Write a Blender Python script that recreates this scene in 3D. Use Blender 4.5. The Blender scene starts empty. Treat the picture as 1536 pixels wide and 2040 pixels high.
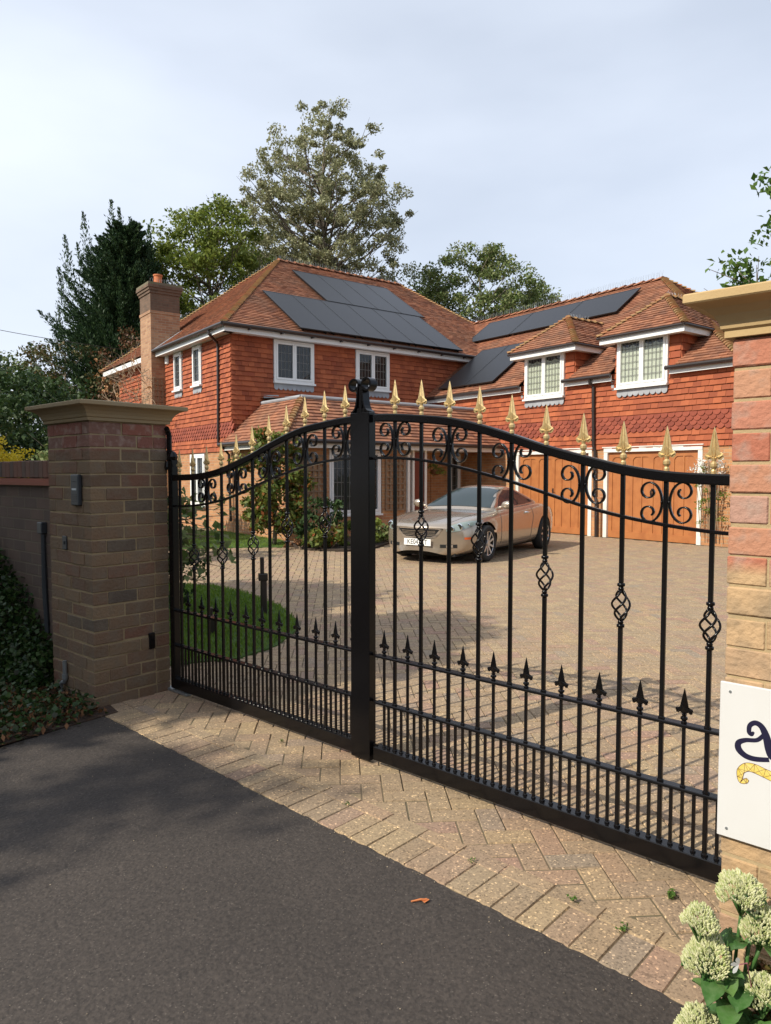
import bpy, math, random
import numpy as np
from mathutils import Vector, Matrix
from mathutils.bvhtree import BVHTree
R = random.Random(7)
NR = np.random.default_rng(11)
rad = math.radians
SC = bpy.context.scene
COL = SC.collection

# ------------------------------------------------------------------ materials
def mat(name, col=(.5,.5,.5), rough=.6, metal=0., spec=.5, coat=0., bump=None, noise=None, island=None, trans=0.):
    """noise=(scale, amount, colour2); island=[(pos,colour)...]; bump=(scale, strength, distance)"""
    m = bpy.data.materials.new(name); m.use_nodes = True
    nt = m.node_tree; N = nt.nodes; L = nt.links
    b = N['Principled BSDF']
    b.inputs['Base Color'].default_value = (*col, 1)
    b.inputs['Roughness'].default_value = rough
    b.inputs['Metallic'].default_value = metal
    b.inputs['Specular IOR Level'].default_value = spec
    b.inputs['Coat Weight'].default_value = coat
    tc = N.new('ShaderNodeTexCoord')
    src = None
    if island:
        g = N.new('ShaderNodeNewGeometry'); r = N.new('ShaderNodeValToRGB')
        r.color_ramp.interpolation = 'LINEAR'
        els = r.color_ramp.elements
        while len(els) < len(island): els.new(.5)
        for e, (p, c) in zip(els, island): e.position = p; e.color = (*c, 1)
        L.new(g.outputs['Random Per Island'], r.inputs['Fac']); src = r.outputs['Color']
    if noise:
        sc, am, c2 = noise
        n = N.new('ShaderNodeTexNoise'); n.inputs['Scale'].default_value = sc; n.inputs['Detail'].default_value = 6
        L.new(tc.outputs['Object'], n.inputs['Vector'])
        mr = N.new('ShaderNodeMapRange'); mr.inputs[1].default_value = .42; mr.inputs[2].default_value = .68
        mr.inputs[4].default_value = am
        L.new(n.outputs['Fac'], mr.inputs[0])
        mx = N.new('ShaderNodeMix'); mx.data_type = 'RGBA'
        L.new(mr.outputs[0], mx.inputs[0])
        if src: L.new(src, mx.inputs[6])
        else: mx.inputs[6].default_value = (*col, 1)
        mx.inputs[7].default_value = (*c2, 1)
        src = mx.outputs[2]
    if src: L.new(src, b.inputs['Base Color'])
    if bump:
        sc, st, di = bump
        n2 = N.new('ShaderNodeTexNoise'); n2.inputs['Scale'].default_value = sc; n2.inputs['Detail'].default_value = 8
        L.new(tc.outputs['Object'], n2.inputs['Vector'])
        bp = N.new('ShaderNodeBump'); bp.inputs['Strength'].default_value = st; bp.inputs['Distance'].default_value = di
        L.new(n2.outputs['Fac'], bp.inputs['Height']); L.new(bp.outputs[0], b.inputs['Normal'])
    if trans:
        t = N.new('ShaderNodeBsdfTranslucent'); ms = N.new('ShaderNodeMixShader'); ms.inputs[0].default_value = trans
        if src: L.new(src, t.inputs['Color'])
        else: t.inputs['Color'].default_value = (*col, 1)
        L.new(b.outputs[0], ms.inputs[1]); L.new(t.outputs[0], ms.inputs[2])
        L.new(ms.outputs[0], N['Material Output'].inputs['Surface'])
    return m

def brick_mat(name, c1, c2, mortar, bw=.225, bh=.075, ms=.010):
    m = bpy.data.materials.new(name); m.use_nodes = True
    nt = m.node_tree; N = nt.nodes; L = nt.links; b = N['Principled BSDF']; b.inputs['Roughness'].default_value = .9
    tc = N.new('ShaderNodeTexCoord')
    t = N.new('ShaderNodeTexBrick'); t.inputs['Scale'].default_value = 1
    t.inputs['Brick Width'].default_value = bw; t.inputs['Row Height'].default_value = bh
    t.inputs['Mortar Size'].default_value = ms*.6; t.inputs['Mortar Smooth'].default_value = .3
    t.inputs['Color1'].default_value = (*c1,1); t.inputs['Color2'].default_value = (*c2,1); t.inputs['Mortar'].default_value = (*mortar,1)
    L.new(tc.outputs['UV'], t.inputs['Vector'])
    n = N.new('ShaderNodeTexNoise'); n.inputs['Scale'].default_value = 5; n.inputs['Detail'].default_value = 8
    L.new(tc.outputs['UV'], n.inputs['Vector'])
    mr = N.new('ShaderNodeMapRange'); mr.inputs[3].default_value = .7; mr.inputs[4].default_value = 1.25
    L.new(n.outputs['Fac'], mr.inputs[0])
    mx = N.new('ShaderNodeMix'); mx.data_type='RGBA'; mx.blend_type='MULTIPLY'; mx.inputs[0].default_value=1
    L.new(t.outputs['Color'], mx.inputs[6]); L.new(mr.outputs[0], mx.inputs[7]); L.new(mx.outputs[2], b.inputs['Base Color'])
    bp = N.new('ShaderNodeBump'); bp.inputs['Strength'].default_value=.7; bp.inputs['Distance'].default_value=.008; bp.invert=True
    L.new(t.outputs['Fac'], bp.inputs['Height']); L.new(bp.outputs[0], b.inputs['Normal'])
    return m

def pillar_mat(name, low, high, zsplit):
    """bricks: random colour per brick, redder top courses, stains with their own shape"""
    m = mat(name, rough=.92, island=low, noise=(11, .6, (.17,.135,.095)), bump=(55, .85, .008))
    nt = m.node_tree; N = nt.nodes; L = nt.links; b = N['Principled BSDF']
    old = b.inputs['Base Color'].links[0].from_socket
    g = [n for n in N if n.bl_idname == 'ShaderNodeNewGeometry'][0]
    r2 = N.new('ShaderNodeValToRGB'); els = r2.color_ramp.elements
    while len(els) < len(high): els.new(.5)
    for e, (p, c) in zip(els, high): e.position = p; e.color = (*c, 1)
    L.new(g.outputs['Random Per Island'], r2.inputs['Fac'])
    tc = N.new('ShaderNodeTexCoord'); sx = N.new('ShaderNodeSeparateXYZ'); L.new(tc.outputs['Object'], sx.inputs[0])
    mr = N.new('ShaderNodeMapRange'); mr.inputs[1].default_value = zsplit-.02; mr.inputs[2].default_value = zsplit+.02
    L.new(sx.outputs['Z'], mr.inputs[0])
    n = N.new('ShaderNodeTexNoise'); n.inputs['Scale'].default_value = 16; n.inputs['Detail'].default_value = 7
    L.new(tc.outputs['Object'], n.inputs['Vector'])
    mrn = N.new('ShaderNodeMapRange'); mrn.inputs[1].default_value=.5; mrn.inputs[2].default_value=.72; mrn.inputs[4].default_value=.75
    L.new(n.outputs['Fac'], mrn.inputs[0])
    mh = N.new('ShaderNodeMix'); mh.data_type='RGBA'; mh.inputs[7].default_value=(.36,.27,.22,1)
    L.new(mrn.outputs[0], mh.inputs[0]); L.new(r2.outputs[0], mh.inputs[6])
    mx = N.new('ShaderNodeMix'); mx.data_type='RGBA'
    L.new(mr.outputs[0], mx.inputs[0]); L.new(old, mx.inputs[6]); L.new(mh.outputs[2], mx.inputs[7])
    L.new(mx.outputs[2], b.inputs['Base Color'])
    return m

M = {}
M['tile_wall'] = mat('clay_hanging_tiles', rough=.85, island=[(0,(.25,.06,.025)),(.3,(.32,.08,.031)),(.6,(.37,.098,.038)),(.85,(.43,.12,.046)),(1,(.28,.064,.027))], noise=(1.3,.3,(.21,.055,.026)), bump=(40,.3,.004))
M['tile_scale'] = mat('dark_red_scalloped_tiles', rough=.85, island=[(0,(.19,.042,.024)),(.5,(.24,.055,.03)),(1,(.29,.07,.038))], bump=(40,.3,.004))
M['tile_roof'] = mat('weathered_roof_tiles', rough=.9, island=[(0,(.17,.07,.042)),(.3,(.27,.105,.055)),(.65,(.37,.155,.08)),(1,(.23,.095,.055))], noise=(1.1,.5,(.19,.105,.065)), bump=(30,.4,.005))
M['hip_tile'] = mat('lichened_hip_tiles', rough=.95, island=[(0,(.26,.13,.06)),(.5,(.36,.21,.09)),(1,(.38,.13,.06))], noise=(7,.6,(.26,.20,.09)), bump=(30,.4,.006))
M['brick_house'] = brick_mat('buff_orange_brickwork', (.50,.25,.11), (.38,.17,.08), (.42,.33,.22))
M['brick_chim'] = brick_mat('chimney_brickwork', (.44,.25,.14), (.32,.16,.09), (.38,.31,.22))
M['brick_soot'] = brick_mat('sooty_chimney_brickwork', (.17,.10,.065), (.12,.075,.05), (.15,.12,.085))
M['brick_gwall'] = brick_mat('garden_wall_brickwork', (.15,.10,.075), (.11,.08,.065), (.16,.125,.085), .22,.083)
M['white'] = mat('white_upvc', (.78,.78,.77), .35, noise=(3,.15,(.62,.61,.58)))
M['cream'] = mat('weathered_white_paint', (.74,.72,.67), .5, noise=(5,.3,(.55,.50,.42)))
M['gutter'] = mat('black_plastic_gutter', (.03,.022,.02), .3)
M['lead'] = mat('lead_sheet', (.30,.31,.33), .55, noise=(4,.5,(.42,.43,.45)))
M['dark'] = mat('dark_room_interior', (.012,.012,.014), .8)
M['curtain'] = mat('pale_curtain', (.62,.62,.52), .9, noise=(6,.25,(.45,.47,.40)))
M['lead_came'] = mat('window_leading', (.16,.16,.15), .5)
M['orange_wood'] = mat('orange_stained_timber', (.41,.155,.052), .42, noise=(5,.6,(.30,.10,.035)), bump=(60,.15,.002))
M['red_door'] = mat('dark_red_door_paint', (.12,.018,.012), .35)
M['trellis'] = mat('weathered_trellis_wood', (.24,.16,.10), .85)
M['black'] = mat('glossy_black_gate_paint', (.0045,.004,.0045), .2, spec=.3, bump=(90,.06,.001))
M['gold'] = mat('gold_painted_casting', (.68,.50,.24), .34, metal=.55, noise=(90,.35,(.45,.31,.13)), bump=(160,.25,.001))
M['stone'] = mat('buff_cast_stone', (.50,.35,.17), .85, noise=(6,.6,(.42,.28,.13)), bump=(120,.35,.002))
M['stone_l'] = mat('shade_toned_cast_stone', (.30,.22,.12), .85, noise=(6,.6,(.30,.24,.15)), bump=(120,.35,.002))  # left coping: darker copy of the buff stone, shade put into its colour
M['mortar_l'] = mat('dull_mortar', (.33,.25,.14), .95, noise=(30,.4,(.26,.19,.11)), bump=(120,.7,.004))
M['mortar'] = mat('sandy_mortar', (.42,.31,.17), .95, noise=(30,.4,(.34,.26,.16)), bump=(120,.7,.004))
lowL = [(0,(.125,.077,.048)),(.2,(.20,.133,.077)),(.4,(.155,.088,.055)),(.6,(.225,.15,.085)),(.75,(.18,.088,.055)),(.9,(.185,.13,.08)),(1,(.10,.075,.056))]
M['brick_l'] = pillar_mat('weathered_brown_bricks_shade_toned', lowL, [(0,(.19,.08,.06)),(.5,(.25,.095,.065)),(1,(.17,.11,.085))], 1.66)  # weathered bricks, tones also darkened to carry the left pillar's shade
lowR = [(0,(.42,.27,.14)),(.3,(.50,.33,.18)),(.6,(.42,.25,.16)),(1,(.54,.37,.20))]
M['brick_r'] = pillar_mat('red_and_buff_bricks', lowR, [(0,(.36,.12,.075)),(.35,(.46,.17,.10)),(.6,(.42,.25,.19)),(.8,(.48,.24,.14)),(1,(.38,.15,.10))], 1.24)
M['steel'] = mat('galvanised_steel', (.32,.34,.35), .4, metal=.7)
M['grey_plastic'] = mat('dark_grey_plastic', (.035,.04,.045), .4)
M['terracotta'] = mat('terracotta_pot', (.52,.16,.06), .8)
M['bark'] = mat('grey_brown_bark', (.16,.13,.10), .95, noise=(9,.6,(.09,.075,.06)), bump=(30,.6,.02))
M['twig'] = mat('dry_twigs', (.28,.20,.13), .9)

def leafm(name, cols, tr=.3, rough=.55):
    return mat(name, rough=rough, island=[(i/(len(cols)-1), c) for i, c in enumerate(cols)], trans=tr, spec=.35)
M['lf_conifer'] = leafm('dark_conifer_foliage', [(.018,.042,.018),(.032,.068,.026),(.06,.105,.035)], .2)
M['lf_ash'] = leafm('yellow_green_foliage', [(.09,.14,.02),(.15,.20,.03),(.23,.27,.05),(.11,.14,.025)], .35)
M['lf_tall'] = leafm('grey_green_foliage', [(.19,.20,.09),(.27,.28,.14),(.37,.37,.22),(.22,.19,.10)], .3)
M['lf_mid'] = leafm('mid_green_foliage', [(.08,.13,.03),(.13,.18,.05),(.23,.26,.10),(.15,.15,.05)], .3)
M['lf_dark'] = leafm('dark_green_foliage', [(.02,.045,.012),(.035,.07,.018),(.055,.09,.025)], .25)
M['lf_olive'] = leafm('olive_foliage', [(.05,.07,.02),(.09,.10,.03),(.16,.09,.035),(.06,.09,.025)], .25)
M['lf_yellow'] = leafm('golden_foliage', [(.62,.46,.02),(.78,.60,.04),(.50,.42,.03)], .3)
M['lf_near'] = leafm('fresh_green_leaves', [(.05,.11,.018),(.09,.17,.03),(.13,.20,.04)], .35)
M['lf_nandina'] = leafm('yellow_green_bamboo_leaves', [(.06,.10,.02),(.12,.17,.03),(.20,.22,.04),(.07,.12,.02),(.30,.08,.02)], .3)
M['lf_rust'] = leafm('rusty_foliage', [(.16,.055,.025),(.11,.06,.025),(.07,.07,.02)], .2)
M['lf_ivy'] = leafm('ivy_leaves', [(.014,.035,.009),(.028,.065,.016),(.06,.10,.025),(.03,.03,.012)], .2, .4)
M['lf_dead'] = leafm('dead_brown_leaves', [(.12,.05,.02),(.22,.10,.04),(.08,.045,.025)], .1, .8)
M['lf_grass'] = leafm('lawn_grass_blades', [(.08,.15,.012),(.14,.24,.02),(.20,.29,.03)], .35)
M['lf_white'] = leafm('white_petals', [(.8,.8,.76),(.7,.68,.62),(.85,.85,.82)], .2)
M['lf_pink'] = leafm('pink_petals', [(.7,.12,.2),(.75,.3,.35)], .2)
M['sedum_bud'] = leafm('pale_green_sedum_buds', [(.46,.50,.20),(.66,.66,.36),(.80,.78,.52),(.34,.42,.12)], .2)
M['sedum_leaf'] = mat('fleshy_sedum_leaves', rough=.38, island=[(0,(.045,.12,.03)),(.5,(.08,.19,.045)),(1,(.13,.23,.06))], noise=(55,.55,(.15,.24,.10)), trans=.22, spec=.35, bump=(90,.4,.003))

# ------------------------------------------------------------------ mesh builder
class MB:
    def __init__(s): s.v=[]; s.f=[]; s.m=[]
    def add(s, vs, fs, mi=0):
        o=len(s.v); s.v.extend([tuple(p) for p in vs]); s.f.extend([tuple(i+o for i in f) for f in fs]); s.m.extend([mi]*len(fs))
    def box(s, x0,x1,y0,y1,z0,z1, mi=0):
        v=[(x,y,z) for z in (z0,z1) for y in (y0,y1) for x in (x0,x1)]
        s.add(v,[(0,2,3,1),(4,5,7,6),(0,1,5,4),(2,6,7,3),(0,4,6,2),(1,3,7,5)],mi)
    def quad(s,a,b,c,d,mi=0): s.add([a,b,c,d],[(0,1,2,3)],mi)
    def obox(s, c, ax, ay, az, mi=0):
        """oriented box: centre, three half-axis vectors"""
        c=Vector(c);ax=Vector(ax);ay=Vector(ay);az=Vector(az)
        v=[c+ax*i+ay*j+az*k for k in (-1,1) for j in (-1,1) for i in (-1,1)]
        s.add(v,[(0,2,3,1),(4,5,7,6),(0,1,5,4),(2,6,7,3),(0,4,6,2),(1,3,7,5)],mi)
    def cbox(s,x0,x1,y0,y1,z0,z1,ch=.006,mi=0):
        xs=(x0,x1);ys=(y0,y1);zs=(z0,z1);sg=(1,-1);V=[];idx={}
        for i in (0,1):
            for j in (0,1):
                for k in (0,1):
                    base=(xs[i],ys[j],zs[k]);d=(sg[i]*ch,sg[j]*ch,sg[k]*ch)
                    for ax in range(3):
                        p=[base[q]+(0 if q==ax else d[q]) for q in range(3)]
                        idx[(i,j,k,ax)]=len(V);V.append(p)
        F=[]
        for ax in range(3):
            o=[q for q in range(3) if q!=ax]
            for sd in (0,1):
                cyc=[]
                for (p,q) in ((0,0),(1,0),(1,1),(0,1)):
                    t=[0,0,0];t[ax]=sd;t[o[0]]=p;t[o[1]]=q;cyc.append(idx[(*t,ax)])
                flip=(sd==0)^(ax==1)
                F.append(tuple(cyc[::-1] if flip else cyc))
        for ax in range(3):   # edges along axis ax
            o=[q for q in range(3) if q!=ax]
            for p in (0,1):
                for q in (0,1):
                    t0=[0,0,0];t0[o[0]]=p;t0[o[1]]=q;t1=list(t0);t1[ax]=1
                    a=idx[(*t0,o[0])];b=idx[(*t1,o[0])];c=idx[(*t1,o[1])];d=idx[(*t0,o[1])]
                    flip=(p==q)^(ax==1)
                    F.append((a,b,c,d) if flip else (d,c,b,a))
        for i in (0,1):
            for j in (0,1):
                for k in (0,1):
                    t=(idx[(i,j,k,0)],idx[(i,j,k,1)],idx[(i,j,k,2)])
                    F.append(t if (i+j+k)%2==1 else t[::-1])
        s.add(V,F,mi)
    def tube(s, pts, rs, n=6, mi=0, cap=True):
        pts=[Vector(p) for p in pts]
        if not hasattr(rs,'__len__'): rs=[rs]*len(pts)
        up=None;V=[];F=[]
        for i,p in enumerate(pts):
            if i==0: t=pts[1]-p
            elif i==len(pts)-1: t=p-pts[i-1]
            else: t=pts[i+1]-pts[i-1]
            t=t.normalized() if t.length>1e-9 else Vector((0,0,1))
            if up is None:
                up=Vector((0,0,1)) if abs(t.z)<.9 else Vector((1,0,0))
            x=(up-t*up.dot(t)); x=x.normalized() if x.length>1e-6 else t.orthogonal().normalized()
            y=t.cross(x); up=x
            for k in range(n):
                a=2*math.pi*k/n; V.append(p+(x*math.cos(a)+y*math.sin(a))*rs[i])
        for i in range(len(pts)-1):
            for k in range(n):
                F.append((i*n+k,i*n+(k+1)%n,(i+1)*n+(k+1)%n,(i+1)*n+k))
        if cap: F.append(tuple(range(n))[::-1]); F.append(tuple(range((len(pts)-1)*n,len(pts)*n)))
        s.add(V,F,mi)
    def lathe(s, c, prof, n=16, mi=0, sx=1, sy=1):
        """profile [(r,z)] around vertical axis at c"""
        c=Vector(c);V=[];F=[]
        for r,z in prof:
            for k in range(n):
                a=2*math.pi*k/n;V.append((c.x+r*sx*math.cos(a),c.y+r*sy*math.sin(a),c.z+z))
        for i in range(len(prof)-1):
            for k in range(n): F.append((i*n+k,i*n+(k+1)%n,(i+1)*n+(k+1)%n,(i+1)*n+k))
        F.append(tuple(range(n))[::-1]);F.append(tuple(range((len(prof)-1)*n,len(prof)*n)))
        s.add(V,F,mi)
    def ribbon(s, pts, y0, y1, th, mi=0):
        """strip following pts (x,z) with thickness th, spanning y0..y1"""
        P=[Vector((p[0],p[1])) for p in pts];V=[];F=[];n=len(P)
        for i,p in enumerate(P):
            t=(P[min(i+1,n-1)]-P[max(i-1,0)]).normalized();nn=Vector((-t.y,t.x))*th/2
            for q in (p+nn,p-nn):
                V.append((q.x,y0,q.y));V.append((q.x,y1,q.y))
        for i in range(n-1):
            a=i*4;b=a+4
            F+= [(a,b,b+1,a+1),(a+2,a+3,b+3,b+2),(a,a+2,b+2,b),(a+1,b+1,b+3,a+3)]
        F+=[(0,1,3,2),((n-1)*4,(n-1)*4+2,(n-1)*4+3,(n-1)*4+1)]
        s.add(V,F,mi)
    def prism(s, poly, z0, z1, mi=0):
        n=len(poly);V=[(p[0],p[1],z0) for p in poly]+[(p[0],p[1],z1) for p in poly]
        F=[tuple(range(n))[::-1],tuple(range(n,2*n))]+[(i,(i+1)%n,n+(i+1)%n,n+i) for i in range(n)]
        s.add(V,F,mi)
    def xform(s, Mx): s.v=[tuple(Mx@Vector(p)) for p in s.v]
    def build(s, name, mats, parent=None, smooth=False, loc=None, rz=0):
        me=bpy.data.meshes.new(name); me.from_pydata(s.v,[],s.f)
        if not isinstance(mats,(list,tuple)): mats=[mats]
        for m in mats: me.materials.append(m)
        if len(mats)>1: me.polygons.foreach_set('material_index',s.m)
        n=len(me.polygons)
        nv=len(me.loops); co=np.empty(len(me.vertices)*3); me.vertices.foreach_get('co',co); co=co.reshape(-1,3)
        vi=np.empty(nv,dtype=np.int64); me.loops.foreach_get('vertex_index',vi)
        nor=np.empty(n*3); me.polygons.foreach_get('normal',nor); nor=np.abs(nor.reshape(-1,3))
        tot=np.empty(n,dtype=np.int64); me.polygons.foreach_get('loop_total',tot)
        fi=np.repeat(np.arange(n),tot); p=co[vi]; nn=nor[fi]
        zd=(nn[:,2]>.6); xd=(nn[:,0]>nn[:,1])&~zd
        U=np.where(zd,p[:,0],np.where(xd,p[:,1],p[:,0])); Vv=np.where(zd,p[:,1],p[:,2])
        uv=me.uv_layers.new(name='UVMap'); uv.data.foreach_set('uv',np.stack([U,Vv],1).ravel())
        if smooth: me.polygons.foreach_set('use_smooth',[True]*n)
        me.update()
        o=bpy.data.objects.new(name,me); COL.objects.link(o)
        if parent: o.parent=parent
        if loc is not None: o.location=loc; o.rotation_euler=(0,0,rz)
        return o

def tag(o,label=None,cat=None,group=None,kind=None):
    if label: o['label']=label
    if cat: o['category']=cat
    if group: o['group']=group
    if kind: o['kind']=kind
    return o
def empty(name,loc,rz=0,**k):
    o=bpy.data.objects.new(name,None); COL.objects.link(o); o.location=loc; o.rotation_euler=(0,0,rz)
    o.empty_display_size=.2
    return tag(o,**k)
def np_mesh(name, V, F, m, parent=None, loc=None):
    """V (n,3), F (m,4)"""
    me=bpy.data.meshes.new(name); V=np.asarray(V,dtype=np.float32); F=np.asarray(F,dtype=np.int32)
    k=F.shape[1]
    me.vertices.add(len(V)); me.vertices.foreach_set('co',V.ravel())
    me.loops.add(F.size); me.loops.foreach_set('vertex_index',F.ravel())
    me.polygons.add(len(F)); me.polygons.foreach_set('loop_start',np.arange(len(F),dtype=np.int32)*k)
    me.update(calc_edges=True); me.validate()
    for mm in (m if isinstance(m,list) else [m]): me.materials.append(mm)
    o=bpy.data.objects.new(name,me); COL.objects.link(o)
    if parent: o.parent=parent
    if loc is not None: o.location=loc
    return o

# leaves: folded lozenges (2 triangles-pair quads) at given points
def leaf_arrays(C, size, up=.3, aspect=.55, jit=.35, dirs=None):
    """C (n,3) leaf centres; returns verts/faces; each leaf = 2 quads folded along midrib"""
    n=len(C)
    d=NR.normal(size=(n,3)) if dirs is None else dirs+NR.normal(size=(n,3))*.35
    d/= np.linalg.norm(d,axis=1)[:,None]+1e-9
    nz=NR.normal(size=(n,3)); nz[:,2]+=up*3
    w=np.cross(d,nz); w/=np.linalg.norm(w,axis=1)[:,None]+1e-9
    nn=np.cross(w,d)
    s=(size*(1+jit*(NR.random(n)*2-1)))[:,None]
    a=C-d*s*.5; b=C+d*s*.5; l=C+w*s*aspect*.5+nn*s*.10; r=C-w*s*aspect*.5+nn*s*.10
    V=np.stack([a,r,b,l],1).reshape(-1,3)
    F=np.arange(n*4).reshape(-1,4)
    return V,F
def clusters(centers, radii, per, size, flat=.7, **k):
    C=np.repeat(np.asarray(centers),per,axis=0); r=np.repeat(np.asarray(radii),per)[:,None]
    off=NR.normal(size=C.shape); off/= np.linalg.norm(off,axis=1)[:,None]; off*= (NR.random((len(C),1))**.5)
    off[:,2]*=flat
    return leaf_arrays(C+off*r,size,**k)
# ------------------------------------------------------------------ camera, sun, sky
H=1.5
cam=bpy.data.cameras.new('camera'); cam.sensor_width=36; cam.sensor_fit='HORIZONTAL'; cam.lens=1420/1536*36; cam.clip_end=2000
co=bpy.data.objects.new('camera',cam); COL.objects.link(co); co.location=(0,0,H)
co.rotation_euler=(math.pi/2-math.atan(75/1420),0,0); SC.camera=co
az_s=(-.82,-.572); el=rad(38)
S3=Vector((az_s[0]*math.cos(el),az_s[1]*math.cos(el),math.sin(el))).normalized()
sl=bpy.data.lights.new('sun','SUN'); sl.energy=5.0; sl.angle=rad(.5); sl.color=(1,.935,.80)
so=bpy.data.objects.new('sun',sl); COL.objects.link(so); so.rotation_euler=S3.to_track_quat('Z','Y').to_euler(); so.location=(-10,-8,20)
w=bpy.data.worlds.new('World'); SC.world=w; w.use_nodes=True
nt=w.node_tree; N=nt.nodes; L=nt.links; bg=N['Background']; bg.inputs['Strength'].default_value=.12
sky=N.new('ShaderNodeTexSky'); sky.sky_type='NISHITA'; sky.sun_disc=False; sky.sun_elevation=el
sky.sun_rotation=math.atan2(S3.x,S3.y); sky.dust_density=2.2; sky.air_density=1.0; sky.ozone_density=1.3
tc=N.new('ShaderNodeTexCoord'); mp=N.new('ShaderNodeMapping'); mp.inputs['Scale'].default_value=(1.1,1.1,3.2); mp.inputs['Rotation'].default_value=(.25,.2,.3)
L.new(tc.outputs['Generated'],mp.inputs[0])
cn=N.new('ShaderNodeTexNoise'); cn.inputs['Scale'].default_value=1.3; cn.inputs['Detail'].default_value=5; cn.inputs['Roughness'].default_value=.45; L.new(mp.outputs[0],cn.inputs['Vector'])
cr=N.new('ShaderNodeMapRange'); cr.inputs[1].default_value=.36; cr.inputs[2].default_value=.72; cr.inputs[3].default_value=.62; cr.inputs[4].default_value=.98; L.new(cn.outputs['Fac'],cr.inputs[0])
sxw=N.new('ShaderNodeSeparateXYZ'); L.new(tc.outputs['Generated'],sxw.inputs[0]); mxx=N.new('ShaderNodeMath'); mxx.operation='MULTIPLY_ADD'; mxx.use_clamp=True; mxx.inputs[1].default_value=-.32; L.new(sxw.outputs['X'],mxx.inputs[0]); L.new(cr.outputs[0],mxx.inputs[2])
cx=N.new('ShaderNodeMix'); cx.data_type='RGBA'; cx.inputs[7].default_value=(7.8,8.5,9.7,1)
L.new(mxx.outputs[0],cx.inputs[0]); L.new(sky.outputs[0],cx.inputs[6]); L.new(cx.outputs[2],bg.inputs['Color'])
SC.view_settings.view_transform='Standard'; SC.view_settings.look='None'; SC.view_settings.exposure=0; SC.view_settings.gamma=1

# ------------------------------------------------------------------ ground
EX=Vector((.8,.6)); EA=Vector((-.6,.8)); C0=Vector((-3.904,18.231))
RZH=math.atan2(.6,.8)
G=Vector((.75,-.6614)).normalized(); GN=Vector((-G.y,G.x)); GC=Vector((-.096,3.675))
RZG=math.atan2(G.y,G.x)
def struct(o): o['kind']='structure'; return o
m_earth=mat('dry_earth_and_grass',(.07,.075,.03),.95,noise=(.6,.8,(.11,.085,.05)),bump=(8,.5,.03))
mb=MB(); mb.box(-600,600,-600,600,-.6,-.035); struct(mb.build('ground',m_earth))
# asphalt lane: camera side of the paver edge
ED=(Vector((.853,1.936))-Vector((-1.762,4.371))).normalized(); EP=Vector((-1.762,4.371)); EN=Vector((-ED.y,ED.x))   # EN points to the gate
m_asph=bpy.data.materials.new('dark_asphalt'); m_asph.use_nodes=True
nt=m_asph.node_tree;N=nt.nodes;L=nt.links;b=N['Principled BSDF'];b.inputs['Roughness'].default_value=.75
tc=N.new('ShaderNodeTexCoord')
v=N.new('ShaderNodeTexVoronoi');v.inputs['Scale'].default_value=120;L.new(tc.outputs['Object'],v.inputs['Vector'])
n1=N.new('ShaderNodeTexNoise');n1.inputs['Scale'].default_value=60;n1.inputs['Detail'].default_value=6;L.new(tc.outputs['Object'],n1.inputs['Vector'])
n2=N.new('ShaderNodeTexNoise');n2.inputs['Scale'].default_value=1.4;n2.inputs['Detail'].default_value=5;L.new(tc.outputs['Object'],n2.inputs['Vector'])
cr=N.new('ShaderNodeValToRGB');cr.color_ramp.elements[0].color=(.014,.011,.0092,1);cr.color_ramp.elements[1].color=(.086,.068,.056,1)
ma=N.new('ShaderNodeMath');ma.operation='ADD';L.new(v.outputs['Color'],ma.inputs[0]);L.new(n1.outputs['Fac'],ma.inputs[1])
mm=N.new('ShaderNodeMath');mm.operation='MULTIPLY';mm.inputs[1].default_value=.5;L.new(ma.outputs[0],mm.inputs[0]);L.new(mm.outputs[0],cr.inputs[0])
sp=N.new('ShaderNodeValToRGB');sp.color_ramp.elements[0].position=.975;sp.color_ramp.elements[0].color=(0,0,0,1);sp.color_ramp.elements[1].position=.985
v2=N.new('ShaderNodeTexVoronoi');v2.inputs['Scale'].default_value=230;L.new(tc.outputs['Object'],v2.inputs['Vector'])
sc2=N.new('ShaderNodeSeparateColor');L.new(v2.outputs['Color'],sc2.inputs[0]);L.new(sc2.outputs[0],sp.inputs[0])
mx=N.new('ShaderNodeMix');mx.data_type='RGBA';mx.inputs[7].default_value=(.11,.09,.075,1);L.new(sp.outputs[0],mx.inputs[0]);L.new(cr.outputs[0],mx.inputs[6])
mp2=N.new('ShaderNodeMapRange');mp2.inputs[1].default_value=.3;mp2.inputs[2].default_value=.7;mp2.inputs[3].default_value=.84;mp2.inputs[4].default_value=1.14;L.new(n2.outputs['Fac'],mp2.inputs[0])
mx2=N.new('ShaderNodeMix');mx2.data_type='RGBA';mx2.blend_type='MULTIPLY';mx2.inputs[0].default_value=1;L.new(mx.outputs[2],mx2.inputs[6]);L.new(mp2.outputs[0],mx2.inputs[7]);L.new(mx2.outputs[2],b.inputs['Base Color'])
bp=N.new('ShaderNodeBump');bp.inputs['Strength'].default_value=.9;bp.inputs['Distance'].default_value=.010;L.new(mm.outputs[0],bp.inputs['Height']);L.new(bp.outputs[0],b.inputs['Normal'])
def e2(s,t): p=EP+ED*s+EN*t; return (p.x,p.y)
edge=[]
s=-1.2
while s<9:
    edge.append(e2(s,R.uniform(-.004,.009))); s+=.022
left=[(-1.70,4.43),(-2.136,3.876),(-2.9,2.9),(-4.6,.5),(-9,-5)]
poly=[p for p in edge if p[0]>-1.80]+[e2(9,-12),(-9,-12)]+left[::-1]
mb=MB(); mb.prism(poly,-.03,-.003); struct(mb.build('road',m_asph))

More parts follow.
